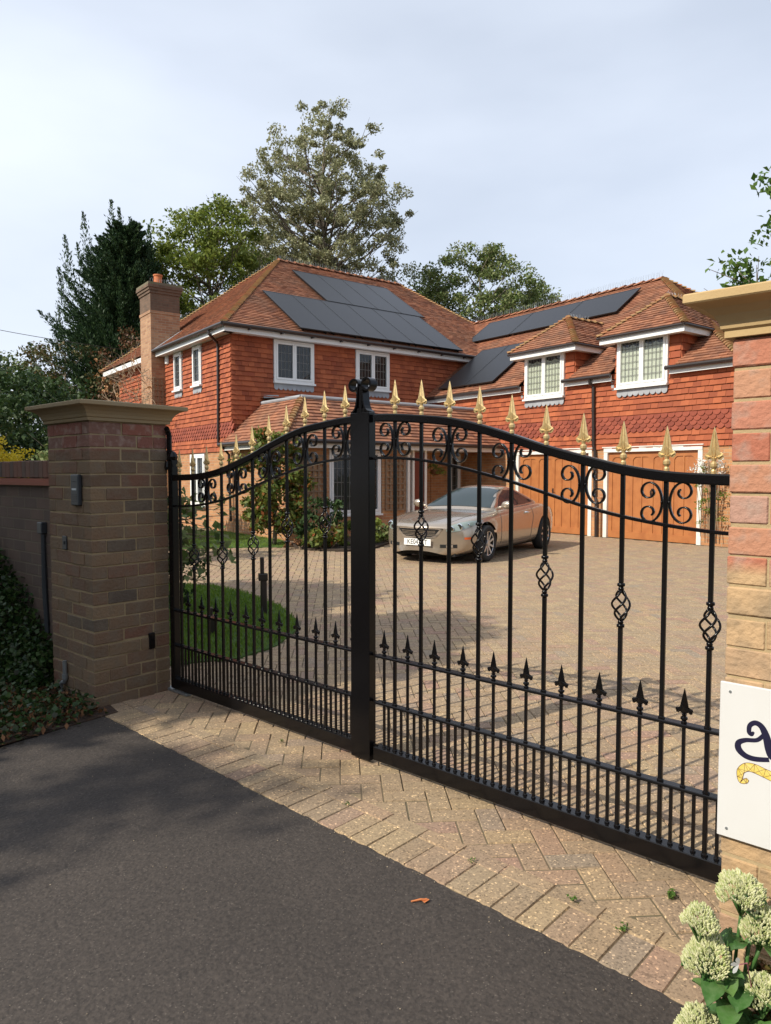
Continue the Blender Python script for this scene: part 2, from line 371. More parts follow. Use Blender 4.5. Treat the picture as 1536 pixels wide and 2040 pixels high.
# driveway of individual herringbone blocks
m_pav=mat('concrete_block_paving',rough=.9,island=[(0,(.30,.21,.13)),(.25,(.35,.25,.15)),(.5,(.32,.215,.14)),(.75,(.385,.275,.155)),(.93,(.33,.20,.14)),(1,(.285,.22,.155))],noise=(2.2,.45,(.30,.235,.16)),bump=(220,.6,.002))
nt=m_pav.node_tree;N=nt.nodes;L=nt.links;b=N['Principled BSDF'];old=b.inputs['Base Color'].links[0].from_socket
tc=N.new('ShaderNodeTexCoord');v=N.new('ShaderNodeTexVoronoi');v.inputs['Scale'].default_value=150;L.new(tc.outputs['Object'],v.inputs['Vector'])
sc2=N.new('ShaderNodeSeparateColor');L.new(v.outputs['Color'],sc2.inputs[0])
r=N.new('ShaderNodeValToRGB');e=r.color_ramp.elements;e[0].position=0;e[0].color=(.45,.45,.45,1);e[1].position=1;e[1].color=(2.6,2.5,2.25,1)
for p,c in ((.25,.85),(.8,1.05),(.93,1.15)): q=e.new(p);q.color=(c,c,c,1)
L.new(sc2.outputs[0],r.inputs[0])
mx=N.new('ShaderNodeMix');mx.data_type='RGBA';mx.blend_type='MULTIPLY';mx.inputs[0].default_value=.8;L.new(old,mx.inputs[6]);L.new(r.outputs[0],mx.inputs[7]);L.new(mx.outputs[2],b.inputs['Base Color'])
m_joint=mat('sandy_joint_fill',(.16,.12,.075),.95,noise=(3,.5,(.06,.07,.03)))
lawn=[(-6.5,9.0),(-4.5,9.45),(-2.9,9.6),(-2.28,9.5),(-1.68,8.82),(-1.18,7.98),(-.93,7.3),(-.85,6.8),(-.95,6.15),(-1.2,5.72),(-1.75,5.5),(-2.6,5.6),(-6.5,6.0)]
lawn2=[(-7,13.6),(-4.6,14.0),(-3.4,14.45),(-2.5,14.55),(-1.95,14.6),(-2.4,16.3),(-4.2,18.6),(-7,20)]
bed2=[(-2.0,14.75),(-1.5,14.0),(-.75,13.75),(-.2,14.35),(.25,15.9),(.55,16.25),(.2,17.1),(-1.9,16.5)]
def inpoly(p,poly):
    c=False;n=len(poly)
    for i in range(n):
        x1,y1=poly[i];x2,y2=poly[(i+1)%n]
        if (y1>p[1])!=(y2>p[1]) and p[0]<(x2-x1)*(p[1]-y1)/(y2-y1)+x1: c=not c
    return c
def paver(mb,cx,cy,ang,hl,hw,dz0=0):
    g=.002;hl-=g;hw-=g;ch=.0035
    c,s=math.cos(ang),math.sin(ang);dz=R.uniform(-.0015,.0015);tx=R.uniform(-.008,.008);ty=R.uniform(-.012,.012)
    V=[]
    for (a,bb,z) in ((hl,hw,-.008),(hl-ch,hw-ch,0)):
        for sx,sy in ((-1,-1),(1,-1),(1,1),(-1,1)):
            x,y=a*sx,bb*sy;V.append((cx+x*c-y*s,cy+x*s+y*c,z+dz0*(z==0)+(dz+x*tx+y*ty if z==0 else 0)))
    mb.add(V,[(4,5,6,7),(0,1,5,4),(1,2,6,5),(2,3,7,6),(3,0,4,7)])
mb=MB();wb=.1
ang0=RZG+math.pi/4
ca,sa=math.cos(ang0),math.sin(ang0)
for i in range(-140,260):
    for j in range(-60,260):
        c4=(i-j)%4
        if c4==0: x,y,o=(i+1)*wb,(j+.5)*wb,0
        elif c4==3: x,y,o=(i+.5)*wb,(j+1)*wb,1
        else: continue
        X=x*ca-y*sa;Y=x*sa+y*ca+1.5
        if Y<1.5 or Y>24 or abs(X)>.56*Y+1.6: continue
        d=(Vector((X,Y))-EP).dot(EN)
        if d<.215: continue
        h=Vector((X,Y))-C0;u=h.dot(EX);vv=h.dot(EA)
        if u>6.5 or vv>-1.6 or (vv>-2.9 and u<3.5): continue
        if X<-1.2 and Y<9 and (Vector((X,Y))-Vector((-1.86,4.495))).dot(GN)<.54 and (Vector((X,Y))-Vector((-1.86,4.495))).dot(G)<.0: continue
        if inpoly((X,Y),lawn) or inpoly((X,Y),lawn2) or inpoly((X,Y),bed2): continue
        paver(mb,X,Y,ang0+(math.pi/2 if o else 0),wb,wb/2,-.0042 if d<.40 else 0)
s=-.6
while s<6:      # border course along the asphalt
    p=EP+ED*(s+.05)+EN*.103
    if p.x>-1.86: paver(mb,p.x,p.y,math.atan2(EN.y,EN.x),.1,.0512)
    s+=.1
s=-.6
while s<6:      # stretcher line behind it
    p=EP+ED*(s+.1)+EN*.243
    if p.x>-1.80: paver(mb,p.x,p.y,math.atan2(ED.y,ED.x),.1,.042)
    s+=.2
struct(mb.build('block_paved_driveway',m_pav))
mb=MB(); mb.prism([e2(-.5,-.002),e2(9,-.002),(14,8),(16,26),(-12,26),(-12,6),(-2.3,5.2)],-.03,-.0065); struct(mb.build('driveway_bedding',m_joint))

# lawn: soil sheet plus blades
m_lawn=mat('lawn_turf',(.05,.10,.012),.95,noise=(3,.7,(.08,.13,.02)),bump=(60,.8,.02))
mb=MB(); mb.prism(lawn,-.005,.012); mb.prism(lawn2,-.005,.012); struct(mb.build('lawn',m_lawn))
pts=[]
for P,n in ((lawn,32000),(lawn2,9000)):
    xs=[p[0] for p in P];ys=[p[1] for p in P];k=0
    while k<n:
        x=R.uniform(max(min(xs),-4.6),max(xs));y=R.uniform(min(ys),max(ys))
        if abs(x)<.56*y+1 and inpoly((x,y),P): pts.append((x+R.uniform(-.02,.02),y,.028))
        k+=1
V,F=leaf_arrays(np.array(pts),.05,aspect=.16,dirs=np.tile([0,0,1.],(len(pts),1)),up=0)
o=np_mesh('lawn_grass',V,F,M['lf_grass']); tag(o,kind='stuff')
mb=MB(); mb.prism(bed2,-.005,.04); struct(mb.build('soil_bed',mat('dark_bed_soil',(.045,.03,.02),.95,bump=(40,.8,.02))))

# ------------------------------------------------------------------ house helpers (local: x along front, y away from camera, z up)
HR=empty('brick_house',(C0.x,C0.y,0),RZH,label='two storey red tile hung house with solar panels and orange garage doors',cat='house')
def tiles(mb, O, U, S, Nn, poly, tw=.18, gauge=.125, lift=.032, holes=(), mi=0, scal=False, jit=1., t_off=0):
    """tile courses on a plane: O origin, U horizontal unit, S up-slope unit, Nn normal; poly in (s,t) convex"""
    O=Vector(O);U=Vector(U).normalized();S=Vector(S).normalized();Nn=Vector(Nn).normalized()
    tmin=min(p[1] for p in poly);tmax=max(p[1] for p in poly)
    def ext(t):
        xs=[];n=len(poly)
        for i in range(n):
            (x1,y1),(x2,y2)=poly[i],poly[(i+1)%n]
            if (y1-t)*(y2-t)<=0 and abs(y1-y2)>1e-9: xs.append(x1+(x2-x1)*(t-y1)/(y2-y1))
        return (min(xs),max(xs)) if len(xs)>=2 else None
    row=0;t=tmin
    while t<tmax-1e-6:
        t1=min(t+gauge,tmax);ea=ext(t+1e-5);eb=ext(t1-1e-5)
        if ea and eb:
            x0=min(ea[0],eb[0]);x1=max(ea[1],eb[1]);off=(row%2)*tw/2
            k=math.floor((x0-off)/tw);rowj=R.uniform(-.004,.004)*jit
            while k*tw+off<x1:
                a=k*tw+off+R.uniform(-.006,.006)*jit;bb=k*tw+off+tw-.0015;k+=1
                segs=[(a,bb)]
                for (h0,h1,g0,g1) in holes:
                    if t+gauge*.5>g0 and t+gauge*.5<g1:
                        ns=[]
                        for (p,q) in segs:
                            if q<=h0 or p>=h1: ns.append((p,q));continue
                            if p<h0: ns.append((p,h0))
                            if q>h1: ns.append((h1,q))
                        segs=ns
                for (p,q) in segs:
                    pb=max(p,ea[0]);qb=min(q,ea[1]);pt=max(p,eb[0]);qt=min(q,eb[1])
                    if qb-pb<.012 and qt-pt<.012: continue
                    if qb<pb: pb=qb=(pb+qb)/2
                    if qt<pt: pt=qt=(pt+qt)/2
                    l1=lift+R.uniform(-.004,.005)*jit;l2=l1+R.uniform(-.004,.004)*jit;db=R.uniform(-.005,.005)*jit+rowj
                    def P(s_,t_,h): return O+U*s_+S*t_+Nn*h
                    if not scal:
                        V=[P(pb,t+db,l1),P(qb,t+db,l2),P(qt,t1,.003),P(pt,t1,.003),P(pb,t+db,-.004),P(qb,t+db,-.004)]
                        mb.add(V,[(0,1,2,3),(4,5,1,0),(1,5,2),(0,3,4)],mi)
                    else:
                        c=(p+q)/2;rr=tw*.5;V=[];m=8
                        for i in range(m+1):
                            an=math.pi+math.pi*i/m;V.append(P(c+rr*math.cos(an),t+.06+.085*math.sin(an),lift))
                        V+=[P(q,t1+.03,.003),P(p,t1+.03,.003)]
                        n0=len(V);V+=[P(c+rr*math.cos(math.pi+math.pi*i/m),t+.06+.085*math.sin(math.pi+math.pi*i/m),-.004) for i in range(m+1)]
                        mb.add(V,[tuple(range(n0))]+[(n0+i,n0+i+1,i+1,i) for i in range(m)],mi)
        t+=gauge;row+=1
def hipline(mb,p0,p1,step=.13,r=.10,mi=0,flat=.6):
    p0=Vector(p0);p1=Vector(p1);d=(p1-p0);n=max(2,int(d.length/step));t=d.normalized()
    side=t.cross(Vector((0,0,1))).normalized();up=side.cross(t).normalized()
    for i in range(n):
        a=p0+d*(i/n);b=p0+d*((i+1.25)/n);V=[];m=6;ra=r*R.uniform(1.0,1.15);rb=r*.78;la=R.uniform(.0,.012)
        for (c,rr,li) in ((a,ra,.03+la),(b,rb,.0)):
            for k in range(m+1):
                an=math.pi*k/m;V.append(c+side*rr*math.cos(an)+up*(rr*flat*math.sin(an)+li-.02))
        F=[(k,k+1,m+2+k,m+1+k) for k in range(m)]+[tuple(range(m+1))]
        mb.add(V,F,mi)
def part(mb,name,m,parent=None,label=None,smooth=False):
    o=mb.build(name,m,parent or HR,smooth)
    if label: o['label']=label
    return o

# --- walls
mb=MB()
mb.box(0,.25,0,9.3,0,5.1); mb.box(.25,9.4,0,.25,2.0,5.1); mb.box(.25,13,9.0,9.3,0,5.1); mb.box(11.5,11.8,.25,9,0,5.1)   # main block shell
mb.box(.25,11.5,.3,8.9,5.0,5.04)
part(mb,'wall',mat('inner_blockwork',(.3,.2,.15),.9))
mb=MB()
mb.box(-.012,0,.0,1.60,0,2.1); mb.box(-.012,0,2.72,9.3,0,2.1); mb.box(-.012,0,1.60,2.72,0,.6)
part(mb,'brick_wall',M['brick_house'],label='sunlit brick side wall below the tiles')
mb=MB()
mb.box(-.0,.2,-2.8,0,0,2.1)                                         # porch room side wall
# front wall of porch room with window gap 1.15..2.72
mb.box(.2,1.14,-2.8,-2.6,0,2.12); mb.box(2.68,3.42,-2.8,-2.6,0,2.12); mb.box(1.14,2.68,-2.8,-2.6,0,.52)
mb.box(3.42,3.62,-2.6,-1.5,0,2.12); mb.box(3.42,4.15,-1.5,-1.3,0,2.12); mb.box(4.15,6.58,-1.5,-1.3,0,2.12)
part(mb,'brick_wall',M['brick_house'],label='brick walls under the porch roof')
mb=MB(); mb.box(6.58,6.8,-3.58,0,0,2.14); part(mb,'brick_wall',M['brick_house'])
mb=MB(); mb.box(6.58,6.8,-6.43,-6.09,0,2.14); mb.box(6.50,6.58,-6.40,-6.26,0,.95); part(mb,'brick_pier',M['brick_house'])
mb=MB(); mb.box(6.58,6.8,-9.62,-8.89,0,2.14)

part(mb,'brick_wall',M['brick_house'])
mb=MB(); mb.box(6.8,6.9,-9.62,0,0,3.7); mb.box(6.6,6.8,-9.62,0,2.14,3.7); mb.box(6.8,14.8,-9.35,-9.1,0,3.7); mb.box(14.6,14.8,-9.1,9,0,3.7)
part(mb,'garage_wall',mat('garage_blockwork',(.3,.2,.15),.9))

# --- hanging tiles
mb=MB()

lh=[(1.80,2.42,3.94,5.2),(3.22,3.85,3.94,5.2)]
def wallt(mb,O,U,Nn,s0,s1,z0,z1,holes=(),**k):
    tiles(mb,O,U,(0,0,1),Nn,[(s0,z0),(s1,z0),(s1,z1),(s0,z1)],holes=holes,**k)
def bandwall(O,U,Nn,s0,s1,ztop,holes,lab):
    m=MB();wallt(m,O,U,Nn,s0,s1,2.10,2.475,holes);part(m,'tile_hanging',M['tile_wall'])
    m=MB();wallt(m,O,U,Nn,s0,s1,2.475,2.855,holes,gauge=.095,tw=.17,scal=True);part(m,'scalloped_tile_band',M['tile_scale'])
    m=MB();wallt(m,O,U,Nn,s0,s1,2.855,ztop,holes);part(m,'tile_hanging',M['tile_wall'],label=lab)
bandwall((-.015,0,0),(0,1,0),(-1,0,0),-.02,9.3,5.08,lh,'sunlit tile hanging on the chimney side')
mbT=MB()
fh=[(1.165,2.41,3.94,5.2),(3.78,5.0,3.94,5.2)]
wallt(mbT,(0,-.015,0),(1,0,0),(0,-1,0),-.02,8.6,2.4,5.1,fh)
part(mbT,'tile_hanging',M['tile_wall'],label='shaded tile hanging above the porch roof')
gh=[(-5.26,-3.93,3.45,5),(-8.08,-6.77,3.48,5)]
bandwall((6.575,0,0),(0,1,0),(-1,0,0),-9.62,0,3.85,gh,'bright orange tile hanging above the garage doors')

# --- main roof
EZ=5.24; RX0,RX1,RY,RZt=4.06,9.35,5.0,8.75
E_=Vector
def slope_tiles(p0,p1,p2,p3,name,label=None,tw=.18,gauge=.118,mb=None,holes=(),under=True):
    """p0,p1 eaves (left,right), p2,p3 top right, top left (p3 may equal p2)"""
    p0,p1,p2,p3=map(Vector,(p0,p1,p2,p3));U=(p1-p0).normalized();q=(p3-p0);S=(q-U*q.dot(U)).normalized();Nn=U.cross(S)
    if Nn.z<0: Nn=-Nn
    pl=[((p-p0).dot(U),(p-p0).dot(S)) for p in (p0,p1,p2,p3)]
    m=mb or MB();tiles(m,p0,U,S,Nn,pl,tw=tw,gauge=gauge,lift=.026,holes=holes)
    if under: m.add([p-Nn*.012 for p in (p0,p1,p2,p3)],[(0,1,2,3)])
    if mb is None: return part(m,name,M['tile_roof'],label=label)
A=(-.36,-.36,EZ);B=(12.0,-.36,EZ);Cc=(RX1,RY,RZt);D=(RX0,RY,RZt);E5=(-.36,10.3,EZ);F5=(12.0,10.3,EZ)
slope_tiles(A,B,Cc,D,'roof_slope','front slope of the main roof under the solar panels')
slope_tiles(E5,A,D,D,'roof_slope','left hip end slope of the main roof')
mb=MB(); mb.add([B,F5,Cc],[(0,1,2)]); mb.add([E5,F5,Cc,D],[(0,1,2,3)]); part(mb,'roof_back',M['tile_roof'])
for a_,b_ in ((A,D),(E5,D),(B,Cc)): mb=MB(); hipline(mb,a_,b_,r=.085); part(mb,'hip_tiles',M['hip_tile'])
mb=MB(); hipline(mb,D,Cc,step=.3,r=.12); part(mb,'ridge_tiles',M['tile_roof'])
def spikes(p0,p1,n,h=.13):
    mb=MB();p0=Vector(p0);p1=Vector(p1)
    for i in range(n):
        c=p0.lerp(p1,(i+.5)/n);
        for s in (-1,0,1):
            q=c+Vector((R.uniform(-.02,.02)+s*.03,s*.05+R.uniform(-.01,.01),h*R.uniform(.8,1.1)));mb.tube([c,q],.0022,3,cap=False)
    return mb
mb=spikes((RX0,RY,RZt+.07),(RX1,RY,RZt+.07),70); mb2=spikes((-.3,10.1,EZ+.1),(RX0,RY,RZt+.05),70)
part(mb,'bird_spikes',M['steel']); part(mb2,'bird_spikes',M['steel'])

# --- garage roof
GU=6.36;GE=3.84;GR=10.7;GT=7.0;GV=-9.75;GH=-5.3
mb=MB()
slope_tiles((GU,2.9,GE),(GU,GV,GE),(GR,GH,GT),(GR,2.9,GT),'',mb=mb,holes=[(2.9+3.87,2.9+5.53,-1,.40),(2.9+6.69,2.9+8.35,-1,.40)],under=False)
mb.add([(6.75,2.9,4.11),(6.75,GV+.4,4.11),(GR,GH,GT-.015),(GR,2.9,GT-.015)],[(0,1,2,3)])
for a_,b_ in ((2.9,-3.87),(-5.53,-6.69),(-8.35,GV)): mb.add([(GU,a_,GE-.012),(GU,b_,GE-.012),(6.75,b_ if b_>GV else GV+.4,4.11),(6.75,a_,4.11)],[(0,1,2,3)])
part(mb,'roof_slope',M['tile_roof'],label='garage roof slope with the two dormers')
slope_tiles((GU,GV,GE),(15.0,GV,GE),(GR,GH,GT),(GR,GH,GT),'roof_slope','hip end of the garage roof beside the gate pillar')
mb=MB(); mb.add([(15.0,GV,GE),(15.0,6,GE),(GR,6,GT),(GR,GH,GT)],[(0,1,2,3)]); part(mb,'roof_back',M['tile_roof'])
for a_ in ((GU,GV,GE),(15,GV,GE)): mb=MB(); hipline(mb,a_,(GR,GH,GT),r=.10); part(mb,'hip_tiles',M['hip_tile'])
mb=MB(); hipline(mb,(GR,GH,GT),(GR,2.6,GT),step=.3,r=.11); part(mb,'ridge_tiles',M['tile_roof'])
mb=spikes((GR,GH,GT+.07),(GR,2.4,GT+.07),90,.17); part(mb,'bird_spikes',M['steel'])

# --- fascias, soffits, gutters
def gut(mb,p0,p1,r=.055):
    mb.tube([p0,p1],r,8)
mb=MB()
mb.box(-.30,9.0,-.33,-.30,5.04,5.19); mb.box(-.30,9.0,-.30,0,5.06,5.075)
mb.box(-.33,-.30,-.33,4.62,5.04,5.19); mb.box(-.30,0,-.30,4.62,5.06,5.075); mb.box(-.33,-.30,5.6,10.2,5.04,5.19); mb.box(-.3,0,5.6,10.2,5.06,5.075)
part(mb,'fascia',M['white'])
mb=MB(); gut(mb,(-.41,-.41,5.2),(-.41,4.62,5.2)); part(mb,'gutter',M['gutter'])
mb=MB(); gut(mb,(-.41,-.41,5.2),(9.2,-.41,5.2))
for i in range(10): mb.box(.3+i*.92,.34+i*.92,-.45,-.33,5.12,5.19)
part(mb,'gutter',M['gutter'])
mb=MB()
for v0,v1 in ((-9.70,-8.15),(-6.68,-5.32),(-3.86,0)):
    mb=MB(); mb.box(6.44,6.46,v0,v1,3.67,3.81); mb.box(6.46,6.6,v0,v1,3.69,3.70)
    part(mb,'fascia',M['white'])
mb=MB()
for v0,v1 in ((-9.75,-8.10),(-6.70,-5.30),(-3.86,0)):
    mb=MB(); gut(mb,(6.37,v0,3.80),(6.37,v1,3.80),.05); part(mb,'gutter',M['gutter'])
mb=MB(); mb.tube([(6.37,-6.12,3.8),(6.40,-6.12,3.66),(6.50,-6.14,3.60),(6.50,-6.17,2.2),(6.52,-6.2,2.05),(6.52,-6.22,1.0),(6.44,-6.32,.86),(6.44,-6.33,0)],.04,8)
for z in (3.0,2.3,1.6): mb.lathe((6.5,-6.15 if z>2 else -6.21,z),[(.048,0),(.048,.05)],8)
part(mb,'downpipe',M['gutter'],label='black downpipe between the garage doors')
mb=MB(); mb.tube([(-.41,.45,5.2),(-.41,.45,5.08),(-.1,.62,4.9),(-.07,.66,4.8),(-.07,.70,2.3)],.036,8); part(mb,'downpipe',M['gutter'],label='brown black downpipe on the sunlit side wall')

# --- windows
def casement(name,O,U,Nn,s0,s1,z0,z1,label,sashes=2,curtain=False,parent=None,lead=True,dep=.06,apron=True,cols=4,rows=4):
    """frame > pane > leading/curtain"""
    O=Vector(O);U=Vector(U);Nn=Vector(Nn);Z=Vector((0,0,1))
    def bx(mb,a,b,c,d,n0,n1,mi=0):
        mb.obox(O+U*(a+b)/2+Z*(c+d)/2+Nn*(n0+n1)/2,U*(b-a)/2,Nn*(n1-n0)/2,Z*(d-c)/2,mi)
    mb=MB();f=.055
    bx(mb,s0,s1,z1-f,z1,0,dep);bx(mb,s0,s1,z0,z0+f,0,dep);bx(mb,s0,s0+f,z0+f,z1-f,0,dep);bx(mb,s1-f,s1,z0+f,z1-f,0,dep)
    w=(s1-s0-2*f)/sashes;g=.05
    for i in range(sashes):
        a=s0+f+i*w+.003;b=a+w-.006;c=z0+f+.003;d=z1-f-.003
        bx(mb,a,b,d-g,d,.01,dep+.014);bx(mb,a,b,c,c+g,.01,dep+.014);bx(mb,a,a+g,c+g,d-g,.01,dep+.014);bx(mb,b-g,b,c+g,d-g,.01,dep+.014)
    bx(mb,s0-.02,s1+.02,z0-.045,z0,0,dep+.06)
    fr=part(mb,name,M['white'],parent,label)
    for i in range(sashes):
        a=s0+f+i*w+.003+g;b=s0+f+i*w+w-.003-g;c=z0+f+g;d=z1-f-g
        mb=MB();q=[O+U*x+Z*y+Nn*.032 for x,y in ((a,c),(b,c),(b,d),(a,d))];mb.add(q if U.cross(Z).dot(Nn)>0 else q[::-1],[(0,1,2,3)])
        if lead:
            for k in range(1,cols): x=a+(b-a)*k/cols;bx(mb,x-.006,x+.006,c,d,.033,.038,1)
            for k in range(1,rows): y=c+(d-c)*k/rows;bx(mb,a,b,y-.006,y+.006,.033,.0375,1)
        part(mb,'pane',[M['glass'],M['lead_came']],fr)
        if curtain:
            mb=MB();n=16;V=[]
            for k in range(n+1):
                x=a+(b-a)*k/n;dn=.004+.008*(k%2)
                V+=[O+U*x+Z*c+Nn*dn,O+U*x+Z*(d-.06-.05*abs(math.sin(k*.35)))+Nn*dn]
            mb.add(V,[(2*k,2*k+2,2*k+3,2*k+1) for k in range(n)]);part(mb,'curtain',M['curtain'],fr)
        mb=MB();bx(mb,a-.02,b+.02,c-.02,d+.02,-.004,.001);part(mb,'window_back',M['dark'],fr)
    if apron:
        mb=MB();n=int((s1-s0)/.13);w2=(s1-s0)/n
        for i in range(n):
            V=[];m=6;c0=s0+w2*(i+.5)
            for k in range(m+1):
                an=math.pi+math.pi*k/m;V.append(O+U*(c0+w2*.5*math.cos(an))+Z*(z0-.15+.07*math.sin(an))+Nn*(.045+.004*(i%2)))
            V+=[O+U*(c0+w2*.5)+Z*(z0-.045)+Nn*.035,O+U*(c0-w2*.5)+Z*(z0-.045)+Nn*.035]
            mb.add(V,[tuple(range(len(V)))])
        part(mb,'lead_apron',M['lead'],fr)
    return fr
gm=bpy.data.materials.new('window_glass');gm.use_nodes=True;nt=gm.node_tree;N=nt.nodes;L=nt.links
gl=N.new('ShaderNodeBsdfGlossy');gl.inputs['Roughness'].default_value=.03;gl.inputs['Color'].default_value=(.9,.92,.95,1);tr=N.new('ShaderNodeBsdfTransparent');tr.inputs['Color'].default_value=(.85,.88,.86,1)
lw=N.new('ShaderNodeLayerWeight');lw.inputs['Blend'].default_value=.25;ms=N.new('ShaderNodeMixShader');mr=N.new('ShaderNodeMapRange');mr.inputs[3].default_value=.035;mr.inputs[4].default_value=.8
L.new(lw.outputs['Fresnel'],mr.inputs[0]);L.new(mr.outputs[0],ms.inputs[0]);L.new(tr.outputs[0],ms.inputs[1]);L.new(gl.outputs[0],ms.inputs[2])
n=N.new('ShaderNodeTexNoise');n.inputs['Scale'].default_value=3;bp=N.new('ShaderNodeBump');bp.inputs['Strength'].default_value=.06;bp.inputs['Distance'].default_value=.05;L.new(n.outputs['Fac'],bp.inputs['Height']);L.new(bp.outputs[0],gl.inputs['Normal'])
L.new(ms.outputs[0],N['Material Output'].inputs['Surface']);M['glass']=gm
Fp=(0,-.01,0);FX=(1,0,0);FN=(0,-1,0)
casement('window',Fp,FX,FN,1.18,2.40,3.95,5.04,'upstairs front window near the corner')
casement('window',Fp,FX,FN,3.79,4.98,3.95,5.04,'upstairs front window behind the gate scrolls')
Sp=(-.01,0,0);SY=(0,-1,0);SN=(-1,0,0)
casement('window',Sp,SY,SN,-2.42,-1.81,3.96,5.04,'narrow side window nearest the corner',sashes=1,cols=3)
casement('window',Sp,SY,SN,-3.85,-3.24,3.96,5.04,'narrow side window near the chimney',sashes=1,cols=3)
casement('window',Sp,SY,SN,-2.68,-1.65,.62,2.06,'ground floor side window behind the gate',apron=False)
casement('window',(0,-2.72,0),FX,FN,1.16,2.66,.54,2.08,'ground floor window under the porch roof',apron=False,sashes=2,cols=5,rows=4)
Gp=(6.565,0,0)
D1=casement('dormer_window',Gp,SY,SN,3.945,5.24,3.47,4.60,'left dormer window with pale curtains',curtain=True,cols=5,rows=6)
D2=casement('dormer_window',Gp,SY,SN,6.78,8.07,3.50,4.62,'right dormer window with pale curtains',curtain=True,cols=5,rows=6)
# dormers: roof, cheeks, fascia
def dormer(v0,v1,name,label,gu0,gz=4.68):
    """v0>v1; front at u=6.58; roof hipped"""
    f=MB()
    c0,c1=v0-.28,v1+.28       # cheek faces
    f.box(6.60,9.0,c1,c0,3.9,gz-.05)
    root=part(f,name,mat(name+'_timber',(.3,.2,.15),.9),label=label)
    mb=MB()
    yl,yr=(v0+v1)/2+.7,(v0+v1)/2-.7
    for (a,b) in ((c1,-99),(None,None)): pass
    wl=-(3.945 if gu0==1 else 6.78);wr=-(5.24 if gu0==1 else 8.07)
    for (a_,b_) in ((wl,c0),(c1,wr)):
        mb=MB();wallt(mb,(6.585,0,0),(0,1,0),(-1,0,0),a_,b_,3.55,gz-.1,gauge=.16,tw=.2);part(mb,'dormer_cheek_tiles',M['tile_wall'],root)
    mb=MB();wallt(mb,(0,c1-.005,0),(1,0,0),(0,-1,0),6.58,8.3,3.7,gz-.1,gauge=.16,tw=.2);part(mb,'dormer_cheek_tiles',M['tile_wall'],root)
    e=6.24;r=(v0-v1)/2+.02;m=(v0+v1)/2;run=r;rise=run*.80;top=gz+rise
    P0=(e,v0,gz);P1=(e,v1,gz);T=(e+run*.95,m,top);Bk=(e+run*.95+1.9,m,top)
    mb=MB()
    slope_tiles(P0,P1,T,T,'',mb=mb,gauge=.105,tw=.16)
    slope_tiles(P1,(9.4,v1,gz),Bk,T,'',mb=mb,gauge=.105,tw=.16); slope_tiles((9.4,v0,gz),P0,T,Bk,'',mb=mb,gauge=.105,tw=.16)
    part(mb,'dormer_roof',M['tile_roof'],root)
    mb=MB(); hipline(mb,P0,T,step=.12,r=.085); hipline(mb,P1,T,step=.12,r=.085); hipline(mb,T,Bk,step=.25,r=.09); part(mb,'hip_tiles',M['hip_tile'],root)
    mb=MB(); mb.box(e+.04,e+.06,v1+.04,v0-.04,gz-.17,gz-.035); mb.box(e+.06,7.5,v1+.04,v1+.06,gz-.17,gz-.035); mb.box(e+.06,7.5,v0-.06,v0-.04,gz-.17,gz-.035)
    mb.box(e+.06,6.6,v1+.06,v0-.06,gz-.15,gz-.14); mb.box(6.6,7.5,v1+.06,c1,gz-.15,gz-.14)
    part(mb,'fascia',M['white'],root)
    mb=MB(); mb.tube([(e+.0,v0,gz-.03),(e+.0,v1,gz-.03)],.035,8); mb.tube([(e,v1,gz-.03),(7.4,v1,gz-.03)],.03,8); part(mb,'gutter',M['gutter'],root)
    mb=spikes((T[0],m,top+.05),(T[0]+.9,m,top+.05),8,.1); part(mb,'bird_spikes',M['steel'],root)
    mb=MB(); mb.add([(6.55,c0+.02,gz-1.05),(6.55,c0+.09,gz-1.0),(6.55,c0+.09,gz-1.2),(6.55,c0+.02,gz-1.22)],[(0,1,2,3)]); part(mb,'lead_soaker',M['lead'],root)
dormer(-3.60,-5.80,'dormer','smaller looking dormer beside the valley',1)
dormer(-6.42,-8.62,'dormer','larger looking dormer near the garage roof end',2)

# --- garage doors
def gdoor(v0,v1,label):
    """v0>v1 opening"""
    fr=MB(); u=6.555
    fr.box(u,6.8,v0,v0+.10,0,2.02); fr.box(u,6.8,v1-.10,v1,0,2.02); fr.box(u-.01,6.8,v1-.10,v0+.10,2.02,2.13); fr.box(u-.03,6.6,v1-.13,v0+.13,2.125,2.145)
    root=part(fr,'garage_door_frame',M['cream'],label='white painted frame of the '+label)
    mb=MB(); mb.box(6.64,6.66,v1,v0,.01,2.02)
    st=.075;W=v0-v1;n=8;F0=6.62
    mb.box(F0,6.64,v1,v0,.01,.17); mb.box(F0,6.64,v1,v0,1.90,2.02)
    pw=(W-2*.10-st*0)/n
    xs=[v0-.10-pw*i for i in range(n+1)]
    mb.box(F0,6.64,v0-.10,v0,.17,1.90); mb.box(F0,6.64,v1,v1+.10,.17,1.90)
    for i in range(1,n):
        hw=.038 if i%2==0 else .018
        if i==4: hw=.05
        mb.box(F0+(.002 if i%2 else 0),6.64,xs[i]-hw,xs[i]+hw,.17,1.90)
    for i in range(0,n,2):   # rounded top corners of each pair
        for sgn,x in ((-1,xs[i]-(.038 if i else 0)),(1,xs[i+2]+(.038 if i+2<n else 0))):
            V=[(F0+.001,x,1.90),(F0+.001,x,1.80)]
            for k in range(6):
                an=math.pi/2*k/5;V.append((F0+.001,x+sgn*(.10-.10*math.cos(an)),1.80+.10*math.sin(an)))
            mb.add(V,[tuple(range(len(V)))])
    d=part(mb,'garage_door',M['orange_wood'],root,label)
    hb=MB();c=(v0+v1)/2; hb.box(F0-.012,F0,c-.02,c+.02,1.02,1.14); hb.tube([(F0-.012,c,1.09),(F0-.05,c,1.09),(F0-.05,c-.06,1.07)],.008,6); part(hb,'handle',M['gutter'],d)
gdoor(-3.72,-5.99,'left garage door partly behind the car')
gdoor(-6.53,-8.79,'right garage door')

